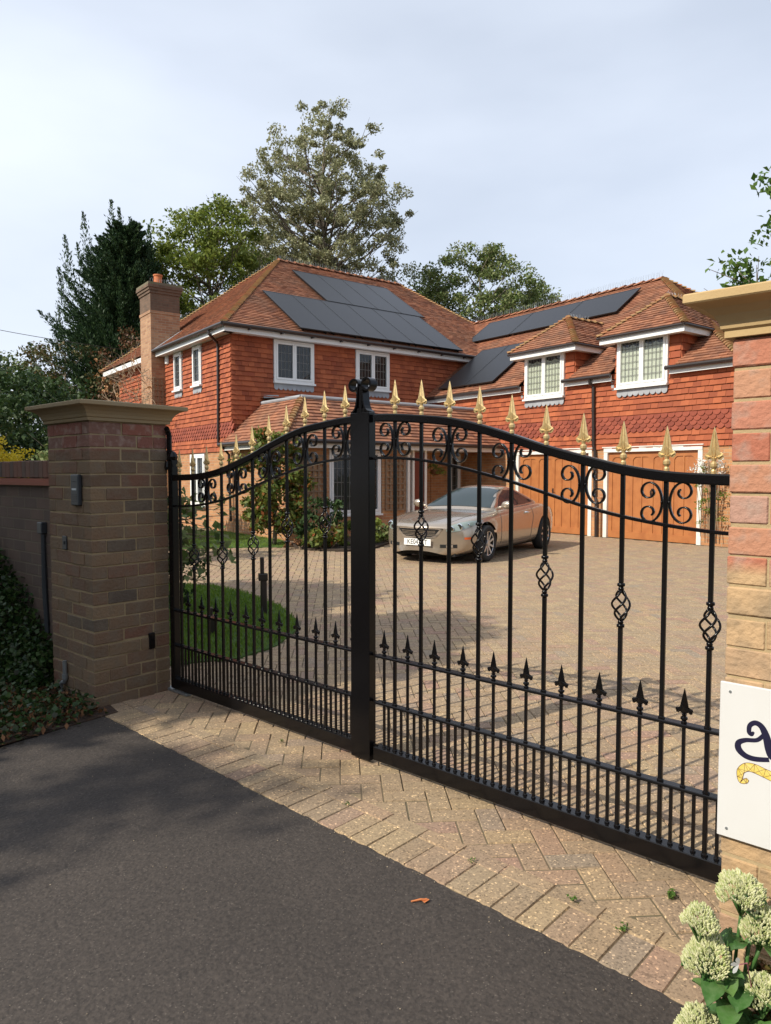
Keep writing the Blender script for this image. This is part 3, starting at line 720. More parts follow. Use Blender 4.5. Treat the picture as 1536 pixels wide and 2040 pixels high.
# --- porch
mb=MB()
PE=2.27;PT=3.33;pv=-3.15;pt=-2.03
slope_tiles((-.3,pv,PE),(6.75,pv,PE),(6.75,pt,PT),(.85,pt,PT),'',mb=mb,gauge=.12,tw=.18)
slope_tiles((-.3,.0,PE),(-.3,pv,PE),(.85,pt,PT),(.85,0,PT),'',mb=mb,gauge=.12,tw=.18)
part(mb,'porch_roof',M['tile_roof'])
mb=MB(); hipline(mb,(-.3,pv,PE),(.85,pt,PT),step=.12,r=.085); part(mb,'hip_tiles',M['hip_tile'])
mb=MB(); mb.add([(.78,pt-.06,PT),(6.6,pt-.06,PT),(6.6,0,PT+.16),(.78,0,PT+.16)],[(0,1,2,3)]); 
mb.tube([(.83,pt-.02,PT+.02),(6.58,pt-.02,PT+.02)],.05,8); mb.tube([(.83,pt-.02,PT+.02),(.83,0,PT+.02)],.05,8)
for i in range(9): mb.obox((1.1+i*.62,-.03,PT+.17+.03),(.22,0,.012),(0,.01,0),(0,0,.05))
part(mb,'lead_flat_roof',M['lead'])
mb=MB(); mb.box(-.22,6.56,-3.08,-3.05,2.10,2.25); mb.box(-.25,-.22,-3.08,-.02,2.10,2.25); mb.box(-.22,6.56,-3.05,-1.5,2.12,2.135); mb.box(-.22,0,-2.8,0,2.12,2.135)
part(mb,'fascia',M['cream'],label='porch fascia board')
mb=MB(); gut(mb,(-.33,-3.16,2.25),(6.5,-3.16,2.25),.05); gut(mb,(-.33,-3.16,2.25),(-.33,.1,2.25),.05); mb.tube([(-.3,-.05,2.2),(-.12,-.05,2.0),(-.09,-.05,.3)],.035,8)
part(mb,'gutter',M['gutter'],label='porch gutter')
# recess: front door, posts, inner window
mb=MB(); mb.box(3.70,3.78,-1.62,-1.5,0,2.1); mb.box(4.60,4.68,-1.62,-1.5,0,2.1); mb.box(3.78,4.60,-1.62,-1.5,2.02,2.1)
df=part(mb,'door_frame',M['white'])
mb=MB(); mb.box(3.78,4.60,-1.56,-1.52,.02,2.02)
for a,b in ((.15,.95),(1.05,1.9)):
    mb.box(3.88,4.15,-1.575,-1.56,a,b); mb.box(4.23,4.50,-1.575,-1.56,a,b)
part(mb,'front_door',M['red_door'],df)
mb=MB(); mb.box(3.44,3.52,-2.86,-2.78,0,2.12); mb.box(3.60,3.66,-2.86,-2.80,0,2.12); mb.box(4.0,4.07,-2.86,-2.79,0,2.12); part(mb,'porch_posts',M['cream'])
mb=MB(); mb.box(3.67,4.0,-2.84,-2.81,.02,2.06); part(mb,'side_door',M['red_door'])
mb=MB(); mb.box(5.35,5.85,-1.52,-1.49,0,2.12); part(mb,'brick_pier',M['brick_house'])
casement('window',(0,-1.5,0),FX,FN,6.0,6.45,.8,2.08,'narrow window at the back of the porch recess',sashes=1,apron=False,cols=3)

# --- chimney
mb=MB()
mb.box(-.45,.45,4.65,5.6,0,6.35); mb.box(-.47,.47,4.63,5.62,6.35,6.43)
ch=part(mb,'chimney',M['brick_chim'])
mb=MB(); mb.box(-.45,.45,4.65,5.6,6.43,6.95)
for i,z in enumerate((6.95,7.03,7.11)): mb.box(-.48-.03*i,.48+.03*i,4.62-.03*i,5.63+.03*i,z,z+.08)
part(mb,'corbelled_head',M['brick_soot'],ch)
mb=MB(); mb.box(-.53,.53,4.57,5.68,7.19,7.26)
for i in range(40): c=(R.uniform(-.5,.5),R.uniform(4.6,5.65),7.26); mb.lathe(c,[(.05*R.uniform(.6,1.3),-.02),(.04,.01),(.012,.025)],6)
part(mb,'chimney_capping',mat('mossy_brick',(.16,.13,.09),.95,noise=(8,.7,(.14,.15,.06)),bump=(30,.6,.02)),ch)
mb=MB(); mb.lathe((-.05,5.1,7.26),[(.13,0),(.15,.02),(.13,.05),(.12,.30),(.14,.32),(.14,.36),(.11,.37),(.10,.2)],16); part(mb,'chimney_pot',M['terracotta'],ch)
mb=spikes((-.5,4.6,7.26),(.5,4.6,7.26),14,.12); part(mb,'bird_spikes',M['steel'],ch)
mb=MB(); mb.add([(.46,4.60,5.75),(.46,4.60,5.15),(-.3,4.60,5.15)],[(0,1,2)]); mb.obox((.0,4.5,5.55),(.42,0,.32),(0,.10,0),(0,0,.015)); part(mb,'lead_flashing',M['lead'],ch)
mb=MB(); mb.lathe((-.06,4.40,4.80),[(.02,0),(.10,.03),(.115,.12),(.10,.24),(.05,.29)],8,sx=.55); part(mb,'alarm_box',M['white'])

# --- solar panels
m_pv=bpy.data.materials.new('solar_glass');m_pv.use_nodes=True;b=m_pv.node_tree.nodes['Principled BSDF'];b.inputs['Base Color'].default_value=(.012,.012,.015,1);b.inputs['Roughness'].default_value=.3;b.inputs['Specular IOR Level'].default_value=.22
m_pvf=mat('black_panel_frame',(.012,.012,.013),.35)
def panel(p0,U,S,Nn,w,h,label):
    p0=Vector(p0);f=.022;mb=MB()
    def o(a,b,c,d,n0,n1,mi): mb.obox(p0+U*(a+b)/2+S*(c+d)/2+Nn*(n0+n1)/2,U*(b-a)/2,S*(d-c)/2,Nn*(n1-n0)/2,mi)
    o(f,w-f,f,h-f,.095,.118,0);o(0,w,0,f,.085,.122,1);o(0,w,h-f,h,.085,.122,1);o(0,f,f,h-f,.085,.122,1);o(w-f,w,f,h-f,.085,.122,1)
    o(.1,.14,.05,h-.05,.01,.085,1);o(w-.14,w-.1,.05,h-.05,.01,.085,1)
    for t in (.02,h-.02): o(w-.01,w+.012,t-.02,t+.02,.10,.128,1)
    part(mb,'solar_panel',[m_pv,m_pvf],label=label)
U=Vector((1,0,0));S=Vector((0,RY+.36,RZt-EZ)).normalized();Nn=U.cross(S)
def mpt(u,v): t=(v+.36)/(RY+.36); return Vector((u,v,EZ+(RZt-EZ)*t))
L1=(1.86+.30)/S.y*1.0;w1=(7.62-1.80)/6
for i in range(6): panel(mpt(1.80+i*w1,-.32),U,S,Nn,w1-.012,L1-.015,'lower row panel %s on the main roof'%('at the left end' if i==0 else 'at the valley end' if i==5 else 'in the middle'))
w2=w1
for i in range(4): panel(mpt(4.02+i*w2,1.88),U,S,Nn,w2-.012,L1-.015,'upper row panel on the main roof')
U2=Vector((0,-1,0));S2=Vector((GR-GU,0,GT-GE)).normalized();N2=S2.cross(U2)
if N2.z<0: N2=-N2
def gpt(v,u): return Vector((u,v,GE+(GT-GE)*(u-GU)/(GR-GU)))
h3=(10.22-9.1)/S2.x
for i in range(3): panel(gpt(1.0-i*1.98,9.12),U2,S2,N2,1.965,h3,'landscape panel near the garage ridge')
h4=(8.36-6.52)/S2.x
for i in range(2): panel(gpt(-.5-i*1.15,6.56),U2,S2,N2,1.135,h4,'portrait panel left of the dormer')
# ------------------------------------------------------------------ gates (local: x along gate left to right, y to the house, z up)
TOPZ=[1.800,1.785,1.765,1.727,1.678,1.624,1.579,1.539,1.513,1.502,1.498,1.497]
SECZ=[1.588,1.575,1.550,1.515,1.475,1.428,1.380,1.343,1.317,1.300,1.293,1.290]
MIDS=[-.02]
def interp(xs,ys,x):
    if x<=xs[0]: return ys[0]
    for i in range(len(xs)-1):
        if x<=xs[i+1]:
            t=(x-xs[i])/(xs[i+1]-xs[i])
            # catmull-rom for a fair curve
            p0=ys[max(i-1,0)];p1=ys[i];p2=ys[i+1];p3=ys[min(i+2,len(ys)-1)]
            return .5*((2*p1)+(-p0+p2)*t+(2*p0-5*p1+4*p2-p3)*t*t+(-p0+3*p1-3*p2+p3)*t**3)
    return ys[-1]
def spear(mb,x,y,z,h,w,gold):
    """flat leaf-shaped spear with curled shoulders on a turned neck; z = bottom of neck"""
    nk=h*(.35 if gold else .27)
    mb.lathe((x,y,z),[(.007,0),(.0105,nk*.06),(.0105,nk*.22),(.007,nk*.32),(.0135,nk*.50),(.0135,nk*.66),(.007,nk*.8),(.010,nk*1.0)],10)
    zb=z+nk;H_=h-nk;hw=w/2
    prof=[(0,1.0),(.16,.84),(.34,.60),(.48,.40),(.58,.26),(.66,.18),(.80,.11),(.97,.12),(1.06,.06),(.96,-.02),(.70,-.07),(.42,-.04),(.2,.0)] if gold else \
         [(0,1.0),(.17,.78),(.34,.54),(.46,.36),(.50,.28),(.42,.20),(.66,.17),(.82,.22),(1.0,.15),(.96,.04),(.72,.02),(.48,.08),(.25,.02)]
    pts=[(hw*a,zb+H_*b) for a,b in prof]+[(-hw*a,zb+H_*b) for a,b in prof[::-1][:-1]]
    # ridged body: outline at y=0 edges, ridge raised front and back
    n=len(pts);th=.0045 if gold else .0055
    V=[(x+p[0],y-th*.35,p[1]) for p in pts]+[(x+p[0],y+th*.35,p[1]) for p in pts]
    c0=len(V);V+=[(x,y-th*2.0,zb+H_*.32),(x,y+th*2.0,zb+H_*.32)]
    F=[];
    for i in range(n):
        j=(i+1)%n;F+=[(i,j,c0),(n+j,n+i,c0+1),(i,n+i,n+j,j)]
    mb.add(V,F)
    mb.tube([(x,y,zb-.004),(x,y,zb+H_*.93)],[.0052,.0012],5)
    if gold:
        for s in (-1,1): mb.tube([(x+s*hw*.12,y-.004,zb+H_*.06),(x+s*hw*.22,y-.007,zb+H_*.25),(x+s*.002,y-.004,zb+H_*.85)],[.003,.002,.0006],4)
        for s in (-1,1): mb.tube([(x+s*hw*.2,y,zb+.004),(x+s*hw*.6,y-.004,zb+H_*.03),(x+s*hw*.95,y-.003,zb+H_*.09)],[.004,.005,.003],6)
    else:
        for s in (-1,1): mb.lathe((x+s*hw*.86,y,zb+H_*.09),[(.002,0),(.0065,.004),(.0065,.010),(.002,.014)],8)
def basket(mb,x,z,h=.176,r=.034):
    for zz in (z+h/2-.014,z-h/2): mb.lathe((x,0,zz),[(.012,0),(.0155,.003),(.0155,.011),(.012,.014)],10)
    for zz in (z+h/2-.03,z-h/2+.014): mb.lathe((x,0,zz),[(.009,0),(.012,.006),(.009,.016)],8)
    for k in range(4):
        P=[];n=16
        for i in range(n+1):
            t=i/n;a=2*math.pi*k/4+t*math.pi*1.15;rr=.004+(r-.004)*math.sin(math.pi*t)**.9
            P.append((x+rr*math.cos(a),rr*math.sin(a),z-h/2+.026+(h-.052)*t))
        mb.tube(P,.0046,6)
def cscroll(mb,x,z,s,h=.163,w=.092):
    """C with its back on the bar, spiral ends; s=+1 opens right"""
    P=[];r1=h*.5
    def sp(sign):
        pts=[];cx=w*.62;cz=sign*h*.265;R0=h*.235
        for i in range(26):
            t=i/25;a=math.pi/2*sign-sign*t*math.pi*1.75+0;rr=R0*(1-.62*t)
            pts.append((cx+rr*math.cos(a)+0,cz+rr*math.sin(a)))
        return pts
    top=sp(1);bot=sp(-1)
    # back curve from top start over the bar side to bottom start
    a=top[0];b=bot[0];back=[]
    for i in range(1,16):
        t=i/16;an=math.pi/2+math.pi*t
        back.append((w*.62*(1+math.cos(an)*1.0)+.006*(abs(math.cos(an))),b[1]*0+ (a[1])*math.sin(an)))
    pts=top[::-1]+back+bot
    mb.ribbon([(x+s*(p[0]),z+p[1]) for p in pts],-.008,.008,.0062)
    mb.lathe((x+s*.006,-.008,z),[(.001,-.006),(.004,-.004),(.004,.004),(.001,.006)],6)
def gate_leaf(side,sp0,lab):
    root=empty('gate_leaf',(GC.x+G.x*.018,GC.y+G.y*.018,0),RZG,label=lab,cat='gate',group='pair of driveway gate leaves')
    Y=0
    bars=[side*(.173+sp0*k) for k in range(11)]
    xs=[0.0]+[.173+sp0*k for k in range(11)]+[.173+sp0*10.62]
    TZ=[1.806]+TOPZ[:11]+[TOPZ[11]];SZ=[1.590]+SECZ[:11]+[SECZ[11]]
    tz=lambda ax:interp(xs,TZ,ax);sz=lambda ax:interp(xs,SZ,ax)
    x0=.05 ;x1=xs[-1]
    def rail(name,fn,hh,dd):
        mb=MB();n=64;V=[];F=[]
        for i in range(n+1):
            ax=x0+(x1-x0)*i/n;z=fn(ax)
            for (dy,dz) in ((-dd*.82,0),(dd*.82,0),(dd,-hh*.15),(dd,-hh*.85),(dd*.82,-hh),(-dd*.82,-hh),(-dd,-hh*.85),(-dd,-hh*.15)): V.append((side*ax,dy,z+dz))
        for i in range(n):
            for k in range(8): F.append((i*8+k,i*8+(k+1)%8,(i+1)*8+(k+1)%8,(i+1)*8+k))
        mb.add(V,F);mb.build(name,M['black'],root)
    rail('arched_top_rail',tz,.040,.020); rail('arched_rail',sz,.013,.012)
    def flat(name,zt,hh,dd):
        mb=MB();a,b=sorted((side*x0,side*x1));mb.cbox(a,b,-dd,dd,zt-hh,zt,.003);mb.build(name,M['black'],root)
    flat('upper_rail',.575,.013,.021);flat('lower_rail',.333,.013,.021);flat('bottom_rail',.098,.070,.030)
    mb=MB();a,b=sorted((side*(x1-.04),side*(x1+.01)));mb.cbox(a,b,-.026,.026,.03,1.60,.004);mb.lathe((side*(x1-.015),0,1.60),[(.03,0),(.035,.02),(.02,.05),(.004,.06)],12);mb.build('hanging_stile',M['black'],root)
    for k,x in enumerate(bars):
        ax=abs(x);t=tz(ax)-.03;bk=k%2==1
        bz=interp([1,3,5,7,9],[1.238,1.195,1.07,.987,.952],k)
        mb=MB()
        if bk:
            mb.cbox(x-.008,x+.008,-.008,.008,.09,bz-.088,.002);mb.cbox(x-.008,x+.008,-.008,.008,bz+.088,t,.002)
        else: mb.cbox(x-.008,x+.008,-.008,.008,.09,t,.002)
        for zz in (.575,.333,.098): mb.lathe((x,0,zz),[(.0135,0),(.0125,.006),(.0085,.009)],8)
        bar=mb.build('bar',M['black'],root)
        if bk:
            mb=MB();basket(mb,x,bz);mb.build('twisted_basket',M['black'],root,True)
        elif k<10:
            mb=MB();zc=(tz(ax)-.04+sz(ax))/2;hh=min(.163,(tz(ax)-.04-sz(ax))*.96)
            cscroll(mb,x+.008,zc,1,hh,.088);
            if k>0 or side<0: pass
            cscroll(mb,x-.008,zc,-1,hh,.088);mb.build('scroll_pair',M['black'],root,True)
        mb=MB();spear(mb,x,0,tz(ax)-.004,.172,.062,True);mb.build('gold_spearhead',M['gold'],root)
        # dog bar between this bar and the previous one
        if k>0: xd=side*(.173+sp0*(k-.5))
        else: xd=side*(.173-sp0*.5+.012)
        mb=MB();mb.cbox(xd-.006,xd+.006,-.006,.006,.09,.575,.0015)
        for zz in (.333,.098): mb.lathe((xd,0,zz),[(.011,0),(.010,.005),(.007,.008)],8)
        spear(mb,xd,0,.573,.134,.060,False);mb.build('dog_bar',M['black'],root)
        for q in (-.25,-.75):
            xq=side*(.173+sp0*(k+q))
            if abs(xq)<.07: continue
            mb=MB();mb.cbox(xq-.006,xq+.006,-.006,.006,.09,.325,.0015);mb.lathe((xq,0,.098),[(.011,0),(.010,.005),(.007,.008)],8);mb.build('short_bar',M['black'],root)
    return root
gl_=gate_leaf(-1,.1568,'left leaf of the black gates, carrying the wide closing post with its two curled horns')
gr_=gate_leaf(1,.1670,'right leaf of the black gates, with gold spearheads falling towards the red brick pillar')
mb=MB();mb.cbox(-.103,.030,-.036,.016,.015,1.815,.003)
for zz in (.57,.33,.10,1.58): mb.tube([(.034,-.006,zz),(.062,-.006,zz)],.006,6)
post=mb.build('closing_post',M['black'],gl_)
mb=MB()
def horn(s):
    P=[(s*.060,1.816),(s*.049,1.821),(s*.037,1.832),(s*.028,1.850),(s*.022,1.875),(s*.019,1.905),(s*.016,1.935)]
    cx,cz,r0=s*.045,1.955,.0335
    for i in range(30):
        t=i/29;a=(math.pi if s>0 else 0)-s*t*math.pi*1.9;r=r0*(1-.22*t);P.append((cx+r*math.cos(a),cz+r*math.sin(a)))
    return [(p[0]-.037,p[1]) for p in P]
mb.ribbon(horn(1),-.034,.014,.009);mb.ribbon(horn(-1),-.034,.014,.009);mb.cbox(-.037-.010,-.037+.010,-.03,.01,1.815,1.95,.002);mb.cbox(-.037-.030,-.037+.030,-.026,.006,1.812,1.84,.004)
mb.build('curled_horns',M['black'],post)

# ------------------------------------------------------------------ brick gate pillars (local frame of the gate, origin at the street corner nearest the opening)
def ring_bricks(mb,Lx,Ly,z0,n,ch,jog,seg=.216):
    """bricks with faces; footprint x 0..Lx, y 0..Ly"""
    d=.10;m=.009
    for c in range(n):
        za=z0+c*ch+m/2;zb=z0+(c+1)*ch-m/2;even=(c+jog)%2==0
        def run(a,b,first):
            out=[];x=a;w=first
            while x<b-.02:
                e=min(x+w+R.uniform(-.011,.011),b)
                if b-e<.05: e=b
                out.append((x,e));x=e;w=seg
            return out
        fx=run(0,Lx,seg) if even else run(d,Lx-d,seg*.98)
        fy=run(d,Ly-d,seg) if even else run(0,Ly,seg)
        for (a,b) in fx:
            for (y0,y1) in ((0,d),(Ly-d,Ly)):
                j=R.uniform(-.004,.0035);k=R.uniform(-.0028,.0028)
                mb.cbox(a+m/2*(a>0),b-m/2*(b<Lx),y0+(j if y0==0 else 0),y1-(j if y0>0 else 0),za+k,zb+k,R.uniform(.0025,.0045))
        for (a,b) in fy:
            for (x0,x1) in ((0,d),(Lx-d,Lx)):
                j=R.uniform(-.004,.0035);k=R.uniform(-.0028,.0028)
                mb.cbox(x0+(j if x0==0 else 0),x1-(j if x0>0 else 0),a+m/2*(a>0),b-m/2*(b<Ly),za+k,zb+k,R.uniform(.0025,.0045))
def capstone(mb,x0,x1,y0,y1,z,sc=1.0):
    prof=[(0.0,0),(.018,0),(.018,.018),(.026,.024),(.030,.040),(.042,.060),(.062,.078),(.080,.086),(.088,.088),(.100,.090),(.104,.094),(.104,.114),(.100,.118)]
    V=[];F=[]
    rings=[]
    for (o,h) in prof:
        rings.append([(x0-o,y0-o,z+h*sc),(x1+o,y0-o,z+h*sc),(x1+o,y1+o,z+h*sc),(x0-o,y1+o,z+h*sc)])
    for r in rings: V+=r
    n=len(rings)
    for i in range(n-1):
        for k in range(4): F.append((i*4+k,i*4+(k+1)%4,(i+1)*4+(k+1)%4,(i+1)*4+k))
    V.append(((x0+x1)/2,(y0+y1)/2,z+.118*sc+.045));a=(n-1)*4
    F+=[(a+k,a+(k+1)%4,len(V)-1) for k in range(4)]+[(3,2,1,0)]
    mb.add(V,F)
CpL=Vector((-1.86,4.495));LP=.545
def pillar(loc,label,xa,xb,mbk,mst,n,ch,jog):
    root=empty('gate_pillar',(loc.x,loc.y,0),RZG,label=label,cat='brick pillar',group='brick gate pillars')
    L=xb-xa
    mb=MB();ring_bricks(mb,L,LP,-.02,n,ch,jog);mb.v=[(v[0]+xa,v[1],v[2]) for v in mb.v];mb.build('brickwork',mbk,root)
    zt=-.02+n*ch
    mb=MB();mb.box(xa+.0045,xb-.0045,.0045,LP-.0045,-.03,zt);mb.build('mortar_core',M['mortar_l'] if mbk is M['brick_l'] else M['mortar'],root)
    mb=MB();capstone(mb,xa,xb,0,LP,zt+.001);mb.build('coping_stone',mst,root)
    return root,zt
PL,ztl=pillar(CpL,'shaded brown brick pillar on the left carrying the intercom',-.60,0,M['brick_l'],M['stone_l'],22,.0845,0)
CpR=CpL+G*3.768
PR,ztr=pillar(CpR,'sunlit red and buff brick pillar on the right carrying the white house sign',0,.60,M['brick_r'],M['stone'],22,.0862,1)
gx=lambda r,x,y,z:(r.location.x+G.x*x+GN.x*y, r.location.y+G.y*x+GN.y*y, z)
def onp(mb,name,m,x,y,z,ref=CpL,**k):
    o=mb.build(name,m,None,loc=(ref.x+G.x*x+GN.x*y,ref.y+G.y*x+GN.y*y,z),rz=RZG);tag(o,**k);return o
# intercom
root=empty('intercom',(CpL.x+G.x*-.155+GN.x*-.004,CpL.y+G.y*-.155+GN.y*-.004,1.40),RZG,label='slim dark grey door intercom with speaker slots fixed to the left pillar',cat='intercom')
mb=MB();mb.cbox(-.052,.052,-.028,.0,-.10,.10,.006);mb.build('casing',M['grey_plastic'],root)
mb=MB();mb.cbox(-.030,.030,-.031,-.028,-.002,.010,.001);mb.build('call_button',mat('pale_button',(.45,.5,.52),.3),root)
mb=MB();mb.lathe((0,-.029,.055),[(.018,-.001),(.018,.001)],16);
for i in range(5): mb.box(-.034,.034,-.030,-.028,-.032-i*.011,-.027-i*.011)
mb.build('speaker_slots',mat('black_slots',(.01,.01,.012),.4),root)
mb=MB();mb.cbox(-.03,.03,-.006,.002,-.045,.045,.003);mb.box(-.004,.006,-.012,-.005,-.01,.012);onp(mb,'key_switch',M['grey_plastic'],-.365,-.004,1.045,label='small black key switch below the intercom',cat='key switch')
mb=MB();mb.cbox(-.008,.012,-.022,.022,-.055,.055,.005);onp(mb,'photocell',M['black'],.0,.405,.37,label='small black photocell on the inner face of the left pillar',cat='photocell')
mb=MB();mb.tube([(0,-.02,.22),(0,-.02,.09),(-.008,-.022,.075),(-.03,-.024,.07),(-.045,-.026,.06),(-.05,-.026,.045),(-.05,-.026,-.02)],.0145,10)
mb.lathe((0,-.02,.10),[(.019,0),(.019,.03)],10);onp(mb,'conduit_pipe',M['steel'],-.375,0,.03,label='grey galvanised conduit with a double bend at the foot of the left pillar',cat='pipe')
mb=MB();mb.tube([(0,-.02,0),(.004,-.02,-.4),(.03,-.02,-.72)],[.016,.02,.017],8);mb.cbox(-.045,.03,-.045,.0,0,.085,.006);onp(mb,'cable_box',M['grey_plastic'],-.90,.10,1.07,label='grey junction box with a thick black cable beside the left pillar',cat='junction box')
# plaque
root=empty('house_sign',(CpR.x+G.x*-.006+GN.x*-.012,CpR.y+G.y*-.006+GN.y*-.012,.47),RZG,label='white house sign with a curly dark letter and a yellow mosaic lizard tail',cat='sign')
m_sign=mat('white_enamelled_sign',(.64,.63,.615),.3,noise=(12,.12,(.56,.54,.51)))
mb=MB();mb.cbox(.0,.56,-.006,.004,0,.445,.002);mb.build('board',m_sign,root)
m_navy=mat('dark_navy_lettering',(.012,.010,.035),.35)
def stroke(mb,pts,ws,y):
    n=len(pts);V=[];P=[Vector(p) for p in pts]
    Q=[];Wd=[]
    for i in range(n-1):      # smooth
        for k in range(6):
            t=k/6;p0=P[max(i-1,0)];p1=P[i];p2=P[i+1];p3=P[min(i+2,n-1)]
            Q.append(.5*((2*p1)+(-p0+p2)*t+(2*p0-5*p1+4*p2-p3)*t*t+(-p0+3*p1-3*p2+p3)*t**3));Wd.append(ws[i]*(1-t)+ws[i+1]*t)
    Q.append(P[-1]);Wd.append(ws[-1])
    for i,q in enumerate(Q):
        t=(Q[min(i+1,len(Q)-1)]-Q[max(i-1,0)]).normalized();nn=Vector((-t.y,t.x))*Wd[i]/2
        V+=[(q.x+nn.x,y,q.y+nn.y),(q.x-nn.x,y,q.y-nn.y)]
    mb.add(V,[(2*i,2*i+1,2*i+3,2*i+2) for i in range(len(Q)-1)])
mb=MB()
# curly letter a: hook, tail ring, triangle bowl
stroke(mb,[(.090,.320),(.084,.312),(.078,.318),(.080,.336),(.094,.346),(.110,.338),(.122,.312),(.130,.280),(.138,.262),(.16,.256)],[.005,.012,.012,.012,.014,.016,.020,.022,.020,.010],-.0066)
stroke(mb,[(.120,.325),(.100,.300),(.070,.292),(.052,.280),(.053,.262),(.070,.248),(.095,.245),(.130,.252)],[.010,.011,.012,.015,.018,.016,.014,.012],-.0068)
stroke(mb,[(.19,.345),(.185,.30),(.19,.255),(.21,.25)],[.016,.018,.018,.01],-.0066);stroke(mb,[(.19,.32),(.22,.345),(.25,.32),(.252,.26)],[.01,.014,.016,.018],-.0067)
mb.build('letter',m_navy,root)
m_yel=mat('yellow_mosaic',(.70,.52,.10),.4,island=None,noise=(60,.5,(.80,.68,.30)))
mb=MB();tl=[(.078,.183),(.072,.176),(.062,.174),(.058,.184),(.060,.202),(.074,.216),(.094,.218),(.12,.212),(.15,.206),(.20,.205),(.27,.21),(.34,.215)]
stroke(mb,tl,[.007,.012,.014,.014,.018,.022,.024,.024,.026,.03,.036,.02],-.0066);
for (a,b) in (((.23,.20),(.21,.165)),((.30,.205),(.32,.165))): stroke(mb,[a,((a[0]+b[0])/2+.01,(a[1]+b[1])/2),b],[.014,.012,.01],-.0067)
mb.build('mosaic_tail',m_yel,root)
mb=MB()
def outline(pts,ws,y,w=.0012):
    P=[Vector(p) for p in pts];n=len(P);A=[];B=[]
    for i,q in enumerate(P):
        t=(P[min(i+1,n-1)]-P[max(i-1,0)]).normalized();nn=Vector((-t.y,t.x))*ws[i]/2;A.append(q+nn);B.append(q-nn)
    for Lx in (A,B): stroke(mb,[(p.x,p.y) for p in Lx],[w]*n,y)
    for i in range(n): stroke(mb,[(A[i].x,A[i].y),(B[i].x,B[i].y)],[w*.7]*2,y)
    for i in range(n-1): stroke(mb,[(A[i].x,A[i].y),(B[i+1].x,B[i+1].y)],[w*.6]*2,y-.0001)
    for i in range(n-1): stroke(mb,[(B[i].x,B[i].y),(A[i+1].x,A[i+1].y)],[w*.6]*2,y-.0002)
outline(tl,[.008,.013,.015,.015,.019,.023,.025,.025,.027,.031,.037,.02],-.0069)
mb.build('mosaic_outline',mat('dark_red_line',(.10,.02,.02),.5),root)
for (x,z) in ((.027,.42),(.026,.026),(.533,.42),(.533,.026)):
    mb=MB();mb.tube([(x,-.006,z),(x,-.0085,z)],[.004,.0035],10);mb.build('screw',M['steel'],root)

# garden wall left of the pillar
root=empty('garden_wall',(CpL.x-G.x*.6,CpL.y-G.y*.6,0),RZG,label='long shaded brick garden wall with an upright brick coping running left from the pillar',cat='wall')
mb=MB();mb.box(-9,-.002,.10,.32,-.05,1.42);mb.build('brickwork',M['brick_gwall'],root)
mb=MB();mb.box(-9,-.002,.065,.35,1.42,1.445);mb.box(-9,-.002,.075,.34,1.4455,1.47);mb.build('tile_creasing',mat('tile_creasing_red',(.30,.11,.07),.85),root)
mb=MB();x=-9.
while x<-.08: mb.cbox(x,x+.066,.09,.33,1.475,1.60+R.uniform(-.003,.003),.005);x+=.075
mb.build('brick_coping',mat('dark_coping_bricks',rough=.9,island=[(0,(.10,.075,.06)),(.5,(.16,.10,.075)),(1,(.20,.09,.06))],bump=(50,.5,.004)),root)

# sliding wheel / hinge at the left gate foot
mb=MB();mb.cbox(-.10,.16,-.03,.02,0,.018,.004);mb.tube([(.06,-.02,.035),(.06,.02,.035)],.03,12);mb.tube([(.10,-.02,.03),(.10,.02,.03)],.022,12)
o=mb.build('floor_hinge',M['steel'],None,loc=(GC.x-G.x*1.80,GC.y-G.y*1.80,0),rz=RZG);tag(o,label='grey steel floor hinge under the left end of the gate',cat='hinge')
mb=MB();mb.tube([(0,0,0),(0,0,.20),(.0,-.01,.235),(.02,-.03,.25)],.018,8);mb.lathe((.0,0,-.03),[(.03,0),(.035,.02),(.03,.06)],10)
o=mb.build('upper_hinge',M['black'],None,loc=(GC.x-G.x*1.845,GC.y-G.y*1.845,1.56),rz=RZG);tag(o,label='black upper gate hinge bracket on the left pillar',cat='hinge')

# garden lamps on the lawn
def bollard(x,y,h,label):
    root=empty('garden_bollard',(x,y,0),.3,label=label,cat='bollard light',group='black garden bollards')
    mb=MB();mb.cbox(-.032,.032,-.032,.032,0,h*.62,.006);mb.cbox(-.055,.042,-.042,.042,h*.60,h*.72,.006);mb.build('body',M['gutter'],root)
    mb=MB();mb.cbox(-.035,.005,-.028,.028,h*.72,h,.006);mb.build('head',M['gutter'],root)
bollard(-1.30,7.55,.62,'taller black bollard on the lawn behind the left gate leaf')
bollard(-1.62,6.6,.26,'short black bollard on the lawn behind the left gate leaf')
# ------------------------------------------------------------------ car (local: x to the nose, y to its left, z up)
HD=-Vector((.56,.83)).normalized()
CAR=empty('parked_car',(1.76,13.78,0),math.atan2(HD.y,HD.x),label='champagne gold coupe parked facing the gate in front of the porch',cat='car')
m_paint=bpy.data.materials.new('champagne_metallic_paint');m_paint.use_nodes=True;b=m_paint.node_tree.nodes['Principled BSDF']
b.inputs['Base Color'].default_value=(.42,.345,.27,1);b.inputs['Metallic'].default_value=.65;b.inputs['Roughness'].default_value=.25;b.inputs['Coat Weight'].default_value=1;b.inputs['Coat Roughness'].default_value=.04
m_cg=mat('car_glass',(.02,.032,.034),.03,spec=.55);m_chrome=mat('chrome',(.75,.76,.78),.12,metal=1);m_tyre=mat('tyre_rubber',(.015,.015,.015),.85)
m_alloy=mat('alloy_wheel',(.55,.55,.56),.3,metal=.8);m_well=mat('wheel_well_black',(.008,.008,.008),.9);m_lamp=mat('headlamp_lens',(.22,.27,.25),.06,spec=.7,coat=1);m_amber=mat('amber_lens',(.75,.12,.02),.2)
m_seam=mat('panel_gap',(.06,.045,.04),.6)
